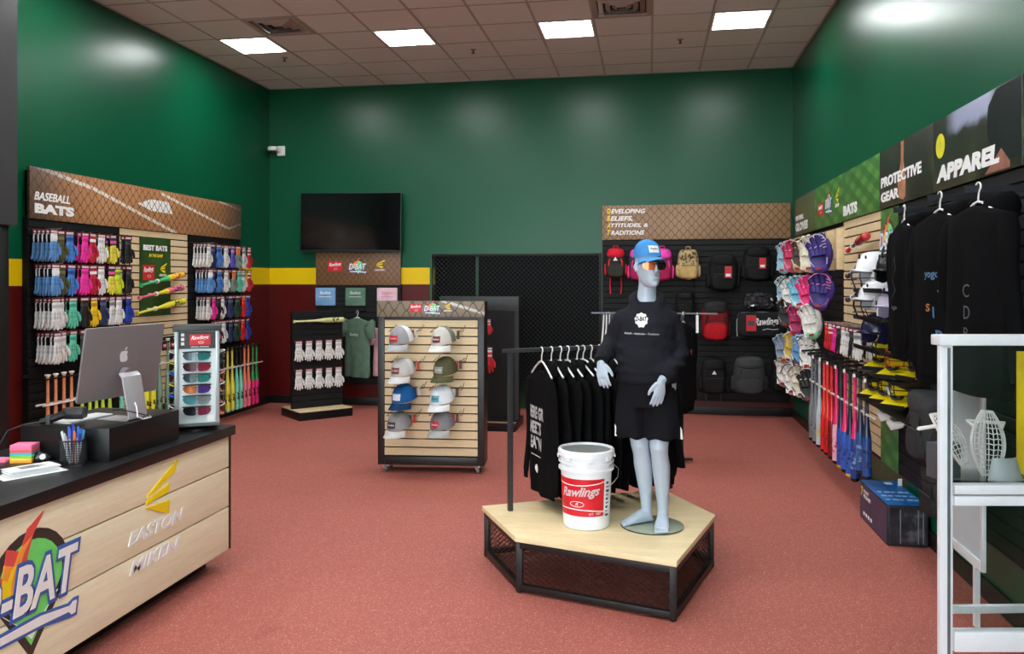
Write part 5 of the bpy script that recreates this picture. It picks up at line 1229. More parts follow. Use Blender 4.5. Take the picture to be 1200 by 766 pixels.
# legs: right leg of the figure (seen on the left) and left leg
B.tube([(-.105, .01, .86), (-.1, .0, .75), (-.085, -.012, .6), (-.072, -.02, .52), (-.067, -.028, .475), (-.06, -.012, .43), (-.052, .012, .36), (-.043, .03, .27), (-.035, .045, .17), (-.032, .052, .1), (-.032, .055, .05)],
       [.085, .082, .066, .056, .053, .049, .052, .046, .035, .030, .033], 16)
B.tube([(.055, .01, .86), (.052, -.015, .75), (.045, -.05, .6), (.04, -.066, .52), (.038, -.074, .475), (.042, -.058, .43), (.05, -.032, .36), (.056, -.012, .27), (.06, .002, .17), (.062, .008, .1), (.062, .01, .05)],
       [.085, .082, .066, .056, .053, .049, .052, .046, .035, .030, .033], 16)
def foot(hx, hy, ang, L=.2):
    d = Vector((math.sin(ang), -math.cos(ang), 0)); p = Vector((d.y*-1, d.x, 0)); h = Vector((hx, hy, 0)) - d*.035
    rs = []
    for f, w, ht in ((0, .018, .03), (.08, .030, .06), (.25, .034, .085), (.42, .036, .075), (.6, .041, .054), (.75, .043, .038), (.86, .038, .028)):
        c = h + d*L*f; rs.append([c + p*w*math.cos(R(a)) + Vector((0, 0, max(0.004, ht*.5 + ht*.5*math.sin(R(a))) + .010)) for a in range(0, 360, 24)])
    B.rings(rs)
    for i, (o_, l_, r_) in enumerate(((-.029, .046, .0115), (-.011, .042, .009), (.006, .038, .0085), (.02, .033, .008), (.033, .026, .0075))):
        sgn = 1 if ang > -.3 else -1
        q = h + d*L*.83 + p*o_*sgn; B.tube([q + Vector((0, 0, .02)), q + d*l_*.6 + Vector((0, 0, .022)), q + d*l_ + Vector((0, 0, .018))], [r_, r_*1.05, r_*.7], 8)
foot(-.03, .055, R(-58)); foot(.062, .01, R(-4))
# trunk and neck, chest and shoulders (under the clothes)
def ell(cx, cy, z, rx, ry, n=20): return [(cx + rx*math.cos(2*math.pi*k/n), cy + ry*math.sin(2*math.pi*k/n), z) for k in range(n)]
B.rings([ell(CX, .0, .80, .14, .1), ell(CX, .0, .9, .15, .105), ell(CX, -.005, 1.0, .125, .09), ell(CX, -.01, 1.1, .135, .1), ell(CX, -.005, 1.18, .135, .095), ell(CX, 0, 1.235, .11, .075), ell(CX, .0, 1.275, .055, .05)])
B.tube([(CX, .01, 1.27), (CX, .005, 1.33), (CX + .004, -.004, 1.4), (CX + .006, -.006, 1.47)], [.066, .054, .05, .052], 16)
# head: egg with jaw, turned towards the apparel wall
HAng = R(28); hc = Vector((CX + .004, -.012, 1.5)); rhd = Matrix.Rotation(HAng, 3, 'Z')
def headpt(x, y, z): return hc + rhd @ Vector((x, y, z))
rs = []
for z, rx, ry, cy in ((-.118, .012, .016, -.058), (-.108, .036, .036, -.046), (-.09, .048, .056, -.034), (-.065, .056, .07, -.02), (-.03, .064, .08, -.01), (.01, .069, .086, -.004), (.05, .07, .088, .0), (.085, .062, .078, .002), (.108, .044, .055, .004), (.122, .016, .02, .005)):
    rs.append([headpt(rx*math.cos(2*math.pi*k/24), cy + ry*math.sin(2*math.pi*k/24), z) for k in range(24)])
B.rings(rs)
B.tube([headpt(0, -.086, .035), headpt(0, -.1, -.005), headpt(0, -.104, -.022), headpt(0, -.088, -.034)], [.008, .011, .013, .009], 10)   # nose
B.ball(headpt(0, -.084, -.062), (.024, .012, .009), 12, 6); B.ball(headpt(0, -.08, -.1), (.022, .018, .016), 12, 6)               # lips, chin
for s in (-1, 1): B.tube([headpt(s*.068, .006, .02), headpt(s*.074, .012, .0), headpt(s*.07, .006, -.028)], [.012, .015, .009], 8, False, .5)   # ears
for s in (-1, 1): B.ball(headpt(s*.028, -.082, .012), (.014, .007, .008), 10, 6)                                                  # closed eyes
# arms
B.tube([(-.12, .0, 1.2), (-.16, .005, 1.18), (-.2, .03, 1.12), (-.23, .05, 1.06), (-.252, .01, 1.015), (-.276, -.07, .985), (-.285, -.12, .965)], [.036, .038, .038, .036, .034, .027, .024], 14)
B.tube([(.06, .0, 1.2), (.1, .005, 1.18), (.13, .03, 1.11), (.148, .045, 1.02), (.135, -.02, .97), (.09, -.12, .91), (.055, -.185, .872)], [.036, .038, .038, .036, .035, .028, .024], 14)
def hand(w, d, side, thumb_out, spread=.9, curl=.5):
    """w wrist point, d direction of the hand, side: axis across the palm towards the thumb; nrm: palm normal"""
    w, d, side = Vector(w), Vector(d).normalized(), Vector(side); side = (side - d*side.dot(d)).normalized(); nrm = d.cross(side)*thumb_out
    rs = []
    for f, hwid, th in ((-.012, .022, .017), (.015, .027, .016), (.045, .036, .014), (.07, .038, .012), (.086, .034, .0095)):
        rs.append([w + d*f + side*hwid*math.cos(R(a)) + nrm*th*math.sin(R(a)) for a in range(0, 360, 24)])
    B.rings(rs)
    for o_, l_, r_ in ((.029, .066, .0085), (.0105, .074, .0088), (-.0085, .069, .0084), (-.0265, .054, .0075)):
        b = w + d*.078 + side*o_; dd = (d + side*o_*5*spread*.6).normalized(); pts = [b]; cur = b; ang = .1
        for seg, a in ((.45, curl*.35), (.32, curl*.75), (.23, curl*.6)):
            ang += a*.6; cur = cur + (dd*math.cos(ang) + nrm*math.sin(ang))*l_*seg; pts.append(cur)
        B.tube(pts, [r_*1.05, r_, r_*.93, r_*.72], 10)
    t0 = w + d*.018 + side*.024; B.tube([t0, t0 + d*.026 + side*.02 + nrm*.006, t0 + d*.052 + side*.031 + nrm*.012, t0 + d*.072 + side*.034 + nrm*.016], [.0135, .0115, .0098, .007], 10)
hand((-.287, -.13, .955), (.14, -.3, -1), (.8, -.45, .05), -1)
hand((.05, -.193, .866), (-.16, -.12, -1), (-.8, -.5, .1), 1)
body = fuse(B, 'body', SKIN, mq, .0042, 3)
# base plate with ankle rod
GL = M((150, 160, 140), .08, noise=.05, spec=.7, name='plate_glass')
MB().lathe([(.178, 0), (.18, .003), (.18, .008), (.177, .010), (.002, .010)], (.0, .02, 0), 48).build('base_plate', GL, mq)
MB().lathe([(.1815, .001), (.1815, .008)], (.0, .02, 0), 48, cap=False).build('plate_edge', M((40, 46, 40), .2, name='plate_edge'), mq)
MB().cyl((-.06, .05, .008), (-.058, .052, .06), .005).build('support_rod', CHROME, mq)
# hoodie
H = MB()
H.rings([ell(CX, 0, .87, .165, .12), ell(CX, 0, .9, .182, .13), ell(CX, -.004, 1.0, .17, .128), ell(CX, -.008, 1.1, .166, .126), ell(CX, -.006, 1.18, .166, .122), ell(CX, 0, 1.235, .142, .105), ell(CX, .004, 1.28, .098, .085), ell(CX, .006, 1.30, .08, .07)])
H.tube([(-.115, .0, 1.238), (-.155, .004, 1.208), (-.2, .03, 1.14), (-.23, .055, 1.065), (-.252, .01, 1.015), (-.276, -.07, .985), (-.283, -.105, .974)], [.045, .056, .059, .056, .052, .046, .044], 16)
H.tube([(.055, .0, 1.238), (.095, .004, 1.208), (.13, .03, 1.13), (.15, .046, 1.02), (.135, -.02, .965), (.092, -.115, .912), (.074, -.152, .895)], [.045, .056, .061, .06, .056, .048, .046], 16)
rs = []   # hood lying on the back, collar crossing at the throat
for i in range(13):
    a = R(-165 + 330*i/12); w_ = .016 + .022*max(0, math.cos(a*.5))
    c = Vector((CX + .078*math.sin(a), .008 + .08*math.cos(a), 1.282 + .04*math.cos(a*.5) - .07*(1 - math.cos(a*.5))**2))
    n_ = Vector((math.sin(a), math.cos(a), 0)); rs.append([c + n_*w_*math.cos(R(b)) + Vector((0, 0, 1))*w_*1.25*math.sin(R(b)) for b in range(0, 360, 36)])
H.rings(rs); H.ball((CX, .12, 1.27), (.115, .06, .11), 16, 8)
def wr(co):
    v = Vector((co.x*9, co.y*9, co.z*15)); k = .008*mnoise.noise(v*.8) + .004*mnoise.noise(v*2.3)
    if co.x > .07 or co.x < -.17: k += .006*math.sin(co.z*75 + co.x*40 + 2*mnoise.noise(v*.5))*max(0, min(1, (1.16 - co.z)*6))
    if .9 < co.z < 1.0: k += .004*math.sin(co.z*110 + co.x*25)
    return k
HC = clothmat((36, 37, 43)); HR = clothmat((31, 32, 37))
hood = fuse(H, 'hoodie', HC, mq, .0085, 6, wr)
MB().rings([ell(CX, 0, z, rx, ry, 36) for z, rx, ry in ((.885, .166, .121), (.87, .176, .129), (.845, .174, .128), (.835, .168, .122))]).build('hem_band', HR, hood, sharp=60)
MB().tube([(-.281, -.095, .977), (-.288, -.135, .958)], [.046, .038], 16).build('cuff', HR, hood, sharp=60)
MB().tube([(.084, -.14, .901), (.058, -.18, .878)], [.05, .04], 16).build('cuff', HR, hood, sharp=60)
pk_ = MB(); pk_.sheet(14, 8, lambda u, v: (CX - .11 + .22*u + (.04*(1 - 2*u))*v*(1 if abs(u - .5) > .0 else 0), -.4, .905 + .13*v), (0, .004, 0)); pk_ = pk_.build('pouch_pocket', HC, hood, fix=False, sharp=60)
drape(pk_, hood, lift=.006)
IW = M((232, 232, 232), .6, noise=.04, name='chest_ink')
sh = MB(); star = []
for i in range(18):
    a = R(90 + i*20); r_ = .041*(1 if i % 2 == 0 else .86); star.append((CX - .03 + r_*math.cos(a)*.95, 1.20 + (r_*math.sin(a) if r_*math.sin(a) > -.03 else r_*math.sin(a)*1.15)))
cxy = (CX - .03, 1.2); n = len(star)
ringpts = [[(cxy[0] + (x - cxy[0])*f, -.4, cxy[1] + (z - cxy[1])*f) for x, z in star] for f in (.01, .35, .7, 1)]
sh.rings(ringpts, False); l_ = sh.build('chest_logo', IW, hood, fix=False); drape(l_, hood, lift=.002)
l_ = lettering(hood, 'D-BAT', (CX - .062, -.4, 1.192), X_*.064, Z_*.026, HC, .0008, .03, .25, 'chest_logo_letters'); drape(l_, hood, lift=.0035)
l_ = lettering(hood, 'Beliefs - Attitudes - Traditions', (CX - .125, -.4, 1.118), X_*.195 - Z_*.004, Z_*.011, IW, .0008, .015, .3, 'chest_print'); drape(l_, hood, lift=.002)
# shorts
Sh = MB()
Sh.rings([ell(CX, 0, .88, .155, .115), ell(CX, 0, .8, .168, .125), ell(CX, -.005, .74, .172, .125), ell(CX, -.01, .70, .165, .12)])
Sh.rings([ell(-.112, .005, .78, .088, .1), ell(-.114, -.004, .7, .094, .108), ell(-.112, -.012, .6, .1, .11), ell(-.11, -.016, .525, .105, .112)])
Sh.rings([ell(.05, .0, .78, .088, .1), ell(.053, -.016, .7, .094, .108), ell(.054, -.034, .6, .1, .112), ell(.056, -.044, .525, .104, .114)])
sho = fuse(Sh, 'shorts', clothmat((24, 24, 28)), mq, .009, 5, lambda co: .006*math.sin(math.atan2(co.y, co.x - (-.11 if co.x < -.03 else .055))*7 + co.z*9)*max(0, min(1, (.8 - co.z)*4)) + .003*mnoise.noise(Vector((co.x*12, co.y*12, co.z*12))))
for x, y in ((-.212, -.03), (.158, -.07)): MB().prism([(0, 0), (.014, .0), (.008, .055), (0, .07)], (x, y, .525), (1, -.6, 0), Z_, (0, -.004, 0)).build('side_vent', WHITE, sho)
# cap and sunglasses worn by the figure
cp = cap('blue cap', headpt(0, .004, .046), 0, (74, 142, 206), (66, 132, 196), (82, 150, 212), (226, 232, 230), (60, 70, 70), sc=.9)
cp.parent = mq; cp.rotation_euler = (R(-4), 0, HAng); cp.name = 'cap'
for kx in ('label', 'category'):
    if kx in cp: del cp[kx]
cp['label'] = 'blue cap with white patch'
g_ = sunglasses('x', lensm((236, 110, 60)), M((24, 24, 28), .3, name='frame_black'), headpt(0, -.106, .004), 0, None, lensm((90, 60, 60)))
g_.parent = mq; g_.rotation_euler = (0, 0, HAng); g_.name = 'worn_sunglasses'; g_.scale = (1.0, .9, .95)
for kx in ('label', 'category'):
    if kx in g_: del g_[kx]
g_['label'] = 'orange mirrored sunglasses'
# ================================================================== right wall
def mitt_meshes():
    shell = MB()
    def f(u, v):   # cupped palm: u across, v bottom to top
        a = (u - .5)*2; z = -.11 + .2*v; w = .085 + .035*math.sin(min(1, v*1.2)*1.57) - .02*max(0, v - .8)*5
        return (a*w, -.055*(a*a) - .02*(1 - math.sin(v*3.14)) + .012, z)
    shell.sheet(10, 8, f, (0, .032, 0))
    fing = MB()
    for x0, x1, L in ((-.078, -.125, .1), (-.045, -.07, .14), (-.008, -.012, .15), (.03, .048, .145)):
        fing.tube([(x0, -.008 - abs(x0)*.3, .02), ((x0+x1)/2, -.012 - abs(x0)*.25, .05 + L*.35), (x1, -.045, .06 + L*.75), (x1*.98, -.075, .055 + L)], [.03, .029, .026, .016], 10, False, .7, (0, 1, 0))
    thumb = MB(); thumb.tube([(.065, -.02, -.06), (.1, -.045, .0), (.125, -.07, .07), (.12, -.09, .125)], [.034, .034, .029, .017], 10, False, .7, (0, 1, 0))
    web = MB(); web.sheet(6, 6, lambda u, v: (.055 + .06*u, -.045 - .028*u - .03*v, .05 + .125*v), (0, .01, 0))
    lace = MB()
    lace.tube([(-.122, -.085, .13), (-.07, -.085, .18), (-.012, -.088, .195), (.048, -.088, .185), (.085, -.095, .16), (.12, -.1, .115)], .005, 6)
    lace.tube([(-.1, -.06, -.02), (-.06, -.035, -.095), (0, -.02, -.115), (.06, -.035, -.1), (.095, -.065, -.03)], .006, 6)
    for i in range(4): lace.tube([(.055, -.058 - i*.006, .07 + i*.026), (.115, -.088 - i*.006, .06 + i*.024)], .0045, 5)
    for x in (-.1, -.04, .02): lace.tube([(x - .012, -.048, .09), (x + .02, -.052, .1)], .0045, 5)
    heel = MB(); heel.tube([(-.085, -.03, -.075), (-.045, -.03, -.105), (0, -.022, -.115), (.045, -.03, -.105), (.08, -.035, -.08)], [.022, .03, .032, .03, .022], 10, False, .7, (0, 1, 0))
    patch = MB(); patch.cbox((0, -.062, -.105), (.028, .003, .012))
    return [m.mesh(n, sharp=60) for m, n in ((shell, 'palm'), (fing, 'fingers'), (thumb, 'thumb'), (web, 'web'), (lace, 'lacing'), (heel, 'heel'), (patch, 'badge'))]
MM = mitt_meshes()
def mitt(label, main, second, lace, loc, rz, roll=0, sc=1.0):
    t = thing('fielding_mitt', label, 'mitt', loc, 0, 'mitts on the glove wall', rot=(R(-8), roll, rz)); t.scale = (sc,)*3
    for me, c in zip(MM, (main, main, main, second, lace, second, (150, 40, 44))): ob(me.name.split('.')[0], me, leather(c), t)
LB, PKM, BRN, CRM, PUR, WHM, BLK, SKY, HPK, MAG, GRN, GYM, YLM = (150, 192, 206), (186, 40, 92), (70, 56, 44), (222, 218, 196), (52, 40, 118), (226, 226, 222), (34, 34, 36), (116, 188, 214), (222, 44, 120), (168, 34, 92), (120, 196, 150), (132, 148, 168), (206, 180, 90)
ROWM = [('top', [(9.95, 1.97, 'pale blue', LB, LB, LB), (9.42, 1.975, 'crimson pink', PKM, (206, 90, 130), (230, 190, 200)), (8.93, 1.97, 'dark brown and tan', BRN, (196, 164, 120), (214, 196, 160)), (8.42, 1.965, 'cream', CRM, (214, 206, 180), CRM), (7.95, 1.955, 'navy violet', PUR, (60, 48, 130), (200, 190, 220))]),
        ('second', [(10.02, 1.585, 'pale blue and black', LB, BLK, WHM), (9.55, 1.57, 'white and black', WHM, BLK, BLK), (9.04, 1.585, 'sky blue and white', SKY, WHM, WHM), (8.52, 1.585, 'hot pink', HPK, (196, 60, 110), (236, 150, 190)), (7.97, 1.60, 'purple', PUR, (74, 40, 110), (214, 130, 180))]),
        ('third', [(9.84, 1.33, 'black and grey', BLK, (60, 60, 62), (170, 170, 170)), (9.15, 1.275, 'magenta', MAG, (150, 60, 100), (220, 150, 180)), (8.35, 1.30, 'green and white', WHM, GRN, WHM)]),
        ('fourth', [(10.02, .90, 'slate blue', GYM, (210, 170, 120), LB), (9.5, .95, 'yellow and cream', YLM, CRM, WHM), (9.0, .95, 'light blue', (100, 160, 206), BLK, WHM), (8.5, .985, 'white', WHM, CRM, (60, 60, 62))]),
        ('bottom', [(10.0, .62, 'white patterned', WHM, (190, 170, 170), BLK), (9.45, .60, 'white and black laced', WHM, WHM, BLK), (8.95, .64, 'cream and white', CRM, WHM, (80, 80, 80)), (8.45, .66, 'black and white', BLK, (70, 70, 72), WHM)])]
random.seed(21)
for rn_, items in ROWM:
    for i, (Y, z, nm, a, b, c) in enumerate(items):
        mitt(f'{nm} fielding mitt, {ORD[i]} from the corner in the {rn_} row', a, b, c, (1.61, Y, z), R(-52 + random.uniform(-10, 10)), R(random.uniform(-18, 12)), 1.02 if rn_ != 'top' else 1.08)
        hook(SLATS[6] if Y > YS[1] else SLATS[7], (YS[0] if Y > YS[1] else YS[1]) - Y, z - .02, .09)
# row of accessory packs under the mitts and next to the wood panel
GLR = [(7.62, 'orange-red'), (7.46, 'red-white'), (7.3, 'hot pink'), (7.14, 'black'), (6.98, 'white'), (6.84, 'white-grey'), (6.7, 'black'), (6.58, 'white-grey')]
for i, (Y, c) in enumerate(GLR):
    for d in range(2):
        glove(c, f'{c} batting glove pack above the hanging bats, {ORD[i]} along the right wall, {["inner", "outer"][d]} one', (1.68 - .1*d, Y, 1.37), R(-58 + 4*((i*3) % 5) - 8), 'glove packs above the softball bats')
    hook(SLATS[8], YS[2] - Y, 1.366, .2)
# bats hung end-on against the wood slats
for i, (z0, z1, c1, c2, nm) in enumerate(((2.0, 2.085, (190, 44, 52), (196, 60, 60), 'red and black'), (1.78, 1.885, (44, 40, 62), (110, 206, 196), 'dark violet with mint cap'), (1.575, 1.66, (52, 52, 66), (90, 90, 110), 'slate and black'))):
    a, b = Vector((1.69, 7.36, z0)), Vector((1.66, 6.62, z1))
    bat(f'{nm} softball bat slanting on the wood slats, {ORD[i]} from the top', ((200, 90, 84) if i == 0 else (60, 60, 66), c1 if i == 0 else (70, 66, 80), (40, 34, 36), c1, c2), a, b - a, (b-a).length, 'bats on the wood slats', .034, (30, 30, 34))
    q = a.lerp(b, .3); o = thing('bat_clip', f'white ring clip on the {nm} softball bat', 'clip', q, 0, 'softball bat clips')
    MB().lathe([(.018, -.012), (.024, -.012), (.024, .012), (.018, .012)], (0, 0, 0), 14, (b-a).normalized(), False).cyl((.02, 0, 0), (1.752 - q.x, 0, 0), .006).build('ring', WHITE, o)
# softball bats hanging in the rack
rk = thing('bat_rack', 'tiered black bat rack full of softball bats on the right wall', 'bat rack', (XR, 8.3, 0), R0)
for q, (z, y) in enumerate(((1.06, -.14), (1.05, -.2), (1.045, -.26), (1.04, -.32))): MB().bar((0, y, z), (2.42, y, z), .012, .016).build('rail', BLACK(.4), rk)
for i in range(9): MB().bar((i*.3, -.06, 1.07), (i*.3, -.34, 1.05), .014, .02).build('arm', BLACK(.4), rk); MB().box(i*.3 - .012, -.352, 1.035, i*.3 + .012, -.34, 1.06).build('end_tag', PRINT_WHITE, rk)
MB().tube([(x/30*2.3, -.262 + .006*math.cos(x*1.7), .77) for x in range(31)], .01, 6).build('holding_strap', M((210, 206, 196), .6, name='strap_white'), rk)
GRYB, REDB, PNK, NVY, BLU = (118, 124, 128), (214, 44, 44), (228, 40, 108), (30, 36, 66), (40, 84, 168)
SB = [(8.16, 'grey', (GRYB, GRYB, GRYB, GRYB, K_), (80, 84, 88)), (7.99, 'grey', (GRYB, (100, 106, 110), GRYB, (126, 132, 136), K_), (90, 94, 98)), (7.82, 'pale grey blue', (W_, (170, 182, 190), (180, 194, 202), (176, 196, 206), K_), (220, 190, 60)),
      (7.62, 'red orange', (K_, (230, 60, 60), (226, 54, 40), (214, 40, 36), K_), (150, 20, 24)), (7.48, 'red orange', (K_, (224, 52, 52), (222, 50, 40), (196, 30, 30), K_), (130, 16, 20)), (7.32, 'dark red', (K_, (220, 46, 46), (210, 40, 36), (120, 16, 20), K_), (60, 10, 14)),
      (7.14, 'pink and white', (K_, PNK, PNK, (232, 170, 186), K_), (200, 40, 90)), (6.98, 'navy and blue', (K_, (52, 54, 60), (40, 44, 70), (36, 74, 160), (190, 160, 40)), (20, 30, 70)), (6.83, 'pink gripped blue', (K_, PNK, PNK, (44, 90, 180), K_), (20, 40, 100)),
      (6.67, 'black gripped blue', (K_, (46, 48, 52), NVY, (40, 86, 176), (200, 170, 50)), (16, 28, 70)), (6.52, 'pink gripped dark blue', (K_, PNK, PNK, (30, 60, 130), K_), (120, 160, 200)), (6.36, 'camouflage blue', (K_, (60, 62, 70), (44, 52, 86), (44, 80, 140), K_), (120, 150, 180)), (6.18, 'camouflage blue', (K_, (56, 58, 66), (40, 50, 86), (40, 72, 134), K_), (24, 34, 60))]
seen_ = {}
for Y, nm, cols, ink in SB:
    seen_[nm] = seen_.get(nm, 0) + 1
    bat(f'{nm} softball bat hanging in the tiered rack' + (f', {ORD[seen_[nm]-1]} of its colour from the corner' if sum(1 for s in SB if s[1] == nm) > 1 else ''), cols, (1.55, Y, 1.03 if Y > 6.45 else 1.07), L=.83 if Y > 6.45 else .77, group='softball bats in the tiered rack', rb=.033, ink=ink)
# ---- helmets
def helmet(label, c, loc, rz, cage=None, dark=(24, 24, 26)):
    t = thing('batting_helmet', label, 'helmet', loc, rz, 'helmets on the right wall'); m = M(c, .22, noise=.04, name='helmet_shell')
    rs = []
    for i in range(9):
        e = R(2 + 86*i/8); k = math.cos(e)**.75
        rs.append([(.108*k*math.cos(2*math.pi*j/24), .128*k*math.sin(2*math.pi*j/24) + .01, .14*math.sin(e)**.9) for j in range(24)])
    MB().rings(rs).build('shell', m, t, sharp=60)
    for s in (-1, 1): MB().sheet(6, 6, lambda u, v, s=s: (s*(.105 - .012*v*v), -.05 + .12*u - .02*v, .02 - .1*v*(1 - .35*abs(u - .5))), (-s*.012, 0, 0)).build('ear_flap', m, t, sharp=60)
    MB().sheet(12, 3, lambda u, v: (.1*math.cos(R(205 + 130*u))*(1 + .02*v), .01 + .125*math.sin(R(205 + 130*u))*(1 + v*.38*abs(math.sin(R(205 + 130*u)))), .018 - .008*v - .02*math.cos(R(205 + 130*u))**2), (0, 0, -.005)).build('brim', m, t, sharp=60)
    vm = M(dark, .5, name='vent_dark')
    for x in (-.045, 0, .045): pillow(MB(), (x, -.1 + abs(x)*.5, .105 - abs(x)*.3), .018, .012, .04, 2.6, 12, 5).build('vent', vm, t)
    for s in (-1, 1): pillow(MB(), (s*.101, .01, .06), .016, .07, .02, 2.6, 12, 5).build('vent', vm, t)
    if cage is not None:
        cg = MB()
        for z in (-.01, -.05, -.09, -.125): cg.tube([(.105*math.sin(R(a)), .0 - .155*math.cos(R(a)) + (.0 if z > -.1 else .025), z) for a in range(-75, 76, 15)], .0045, 6)
        for a in (-75, -35, 0, 35, 75): cg.tube([(.105*math.sin(R(a)), -.155*math.cos(R(a)), -.008), (.105*math.sin(R(a)), -.157*math.cos(R(a)), -.05), (.1*math.sin(R(a)), -.15*math.cos(R(a)) + .01, -.09), (.1*math.sin(R(a)), -.155*math.cos(R(a)) + .025, -.125)], .0045, 6)
        cg.build('face_cage', M(cage, .35, metal=.5, name='cage'), t)
    return t
helmet('glossy white helmet with dark vents on the top shelf', (230, 232, 236), (1.57, 6.1, 1.805), R(-75), (70, 72, 76))
helmet('white catcher helmet with a dark cage on the second shelf', (222, 224, 230), (1.57, 6.02, 1.605), R(-82), (34, 34, 38))
helmet('white and violet helmet behind the hanging hoodies', (206, 198, 222), (1.6, 5.66, 1.565), R(-60), None)
helmet('dark navy helmet with white stripes on the lowest shelf', (36, 36, 66), (1.58, 6.0, 1.375), R(-70), None)
helmet('black helmet beside the white one on the top shelf', (30, 30, 33), (1.6, 5.7, 1.80), R(-60), None)
sh_ = thing('helmet_shelf', 'three short black shelves carrying helmets', 'shelf', (XR, 6.25, 0), R0)
for z in (1.655, 1.46, 1.25):
    MB().box(0, -.34, z, .72, -.061, z + .012).box(0, -.34, z + .012, .72, -.335, z + .03).build('shelf_board', BLACK(.4), sh_, bevel=.002)
    for x in (.02, .7): MB().prism([(0, 0), (-.26, 0), (0, -.07)], (x - .003, -.061, z), (0, 1, 0), Z_, (.006, 0, 0)).build('bracket', BLACK(.4), sh_)
# ---- face guards on yellow cards
YC = M((236, 214, 20), .4, noise=.04, name='card_yellow')
def face_guard(label, loc, rz, wire=(26, 26, 28), sc=1.0):
    t = thing('face_guard', label, 'face guard', loc, rz, 'face guards on yellow cards'); t.scale = (sc,)*3
    MB().prism([(-.1, 0), (.1, 0), (.1, .12), (.06, .17), (-.06, .17), (-.1, .12)], (0, .0, 0), X_, Z_, (0, .006, 0)).build('back_card', YC, t)
    MB().prism([(-.1, 0), (.1, 0), (.085, -.16), (-.085, -.16)], (0, 0, 0), X_, (0, 1, .25), (0, 0, -.006)).build('base_card', YC, t)
    MB().box(-.085, -.17, -.062, .085, -.155, -.035).build('card_edge', BLACK(.5), t)
    g = MB()
    for z, r_ in ((.02, .07), (.055, .078), (.09, .08), (.125, .074)): g.tube([(r_*math.sin(R(a)), -.02 - (r_ + .035)*math.cos(R(a)), z) for a in range(-85, 86, 17)], .0036, 6)
    for a in (-60, 0, 60): g.tube([((.068 + .012*math.sin(f*3.1))*math.sin(R(a)), -.02 - (.105 + .012*math.sin(f*3.1))*math.cos(R(a)), .02 + .105*f) for f in (0, .33, .66, 1)], .0036, 6)
    g.build('wire_mask', M(wire, .35, metal=.3, name='mask_wire'), t)
    MB().tube([(.04*math.cos(R(a)), -.1 + .02*math.sin(R(a)), .006 + .01*math.cos(R(a*2))) for a in range(0, 360, 30)], .009, 6, True).build('chin_cup', BLACK(.5), t)
    MB().tube([(-.08, -.02, .1), (-.09, -.008, .12), (0, -.006, .15), (.09, -.008, .12), (.08, -.02, .1)], .006, 6, False, .5).build('strap', BLACK(.6), t)
    flat(t, 'printed_player', [[(.05, .02), (.07, .03), (.072, .09), (.085, .1), (.07, .125), (.05, .12), (.04, .08)]], BLACK(.5), 0, -.0005, 0, 1, .001)
    MB().box(.06, -.002, .135, .088, -.0004, .152).build('logo_patch', RED_P, t)
    return t
FG = [(6.0, 1.16, 'upper row nearest the bats'), (5.68, 1.14, 'upper row beside the red wire one'), (6.12, .95, 'lower row nearest the bats'), (5.86, .955, 'lower row in the middle'), (5.58, .96, 'lower row nearest the box')]
for i, (Y, z, wh) in enumerate(FG):
    face_guard(('red' if i == 1 else 'black') + ' wire face guard on a yellow card, ' + (wh if i != 1 else 'upper row'), (1.64, Y, z + .02), R(-48), (200, 60, 60) if i == 1 else (26, 26, 28), 1.0)
face_guard('black wire face guard on a yellow card under the hanging hoodie', (1.66, 5.2, 1.2), R(-70), sc=1.0)
fs = thing('guard_shelf', 'two black wire shelves under the face guards', 'shelf', (XR, 6.3, 0), R0)
for z in (1.08, .875): MB().box(0, -.3, z, 1.2, -.061, z + .01).build('shelf_board', BLACK(.4), fs, bevel=.002)
for i, (Y, z) in enumerate(((5.75, 1.02), (5.95, .82), (5.72, .8))):
    t = thing('chin_pad', f'white curved chin pad hanging below the face guards, {ORD[i]} one', 'pad', (1.62, Y, z), R(-65), 'white pads below the face guards')
    MB().tube([(-.07, .02, .02), (-.06, -.01, -.01), (0, -.03, -.03), (.06, -.01, -.01), (.07, .02, .02)], [.016, .024, .03, .024, .016], 10, False, .6).build('pad', M((216, 216, 214), .5, noise=.04, name='pad_white'), t)
    MB().tube([(-.07, .02, .02), (-.05, .05, .055), (.05, .05, .055), (.07, .02, .02)], .004, 6).build('strap', BLACK(.5), t)
bt = thing('swing_tag', 'blue swing tag hanging below the face guards', 'tag', (1.6, 5.2, .80), R(-60))
MB().box(-.035, -.002, -.12, .035, .002, 0).build('card', M((30, 100, 170), .4, name='tag_blue'), bt); MB().box(-.025, -.0035, -.11, .025, -.002, -.085).build('card_print', PRINT_WHITE, bt)
MB().tube([(0, 0, -.01), (0, .03, .04), (0, .1, .09)], .002, 5).build('string', PRINT_WHITE, bt)
backpack('charcoal catcher bag hanging under the hoodies', 0, 0, .42, .34, (50, 52, 54), (58, 60, 62), (44, 46, 48), (36, 36, 38), at=((XR - .062, 5.06, .68), R0), d=.22)
backpack('black gear bag low on the wall beside the display case', 0, 0, .3, .3, (38, 40, 42), (44, 46, 48), (32, 34, 36), (28, 28, 30), at=((XR - .062, 5.03, .36), R0), d=.16)
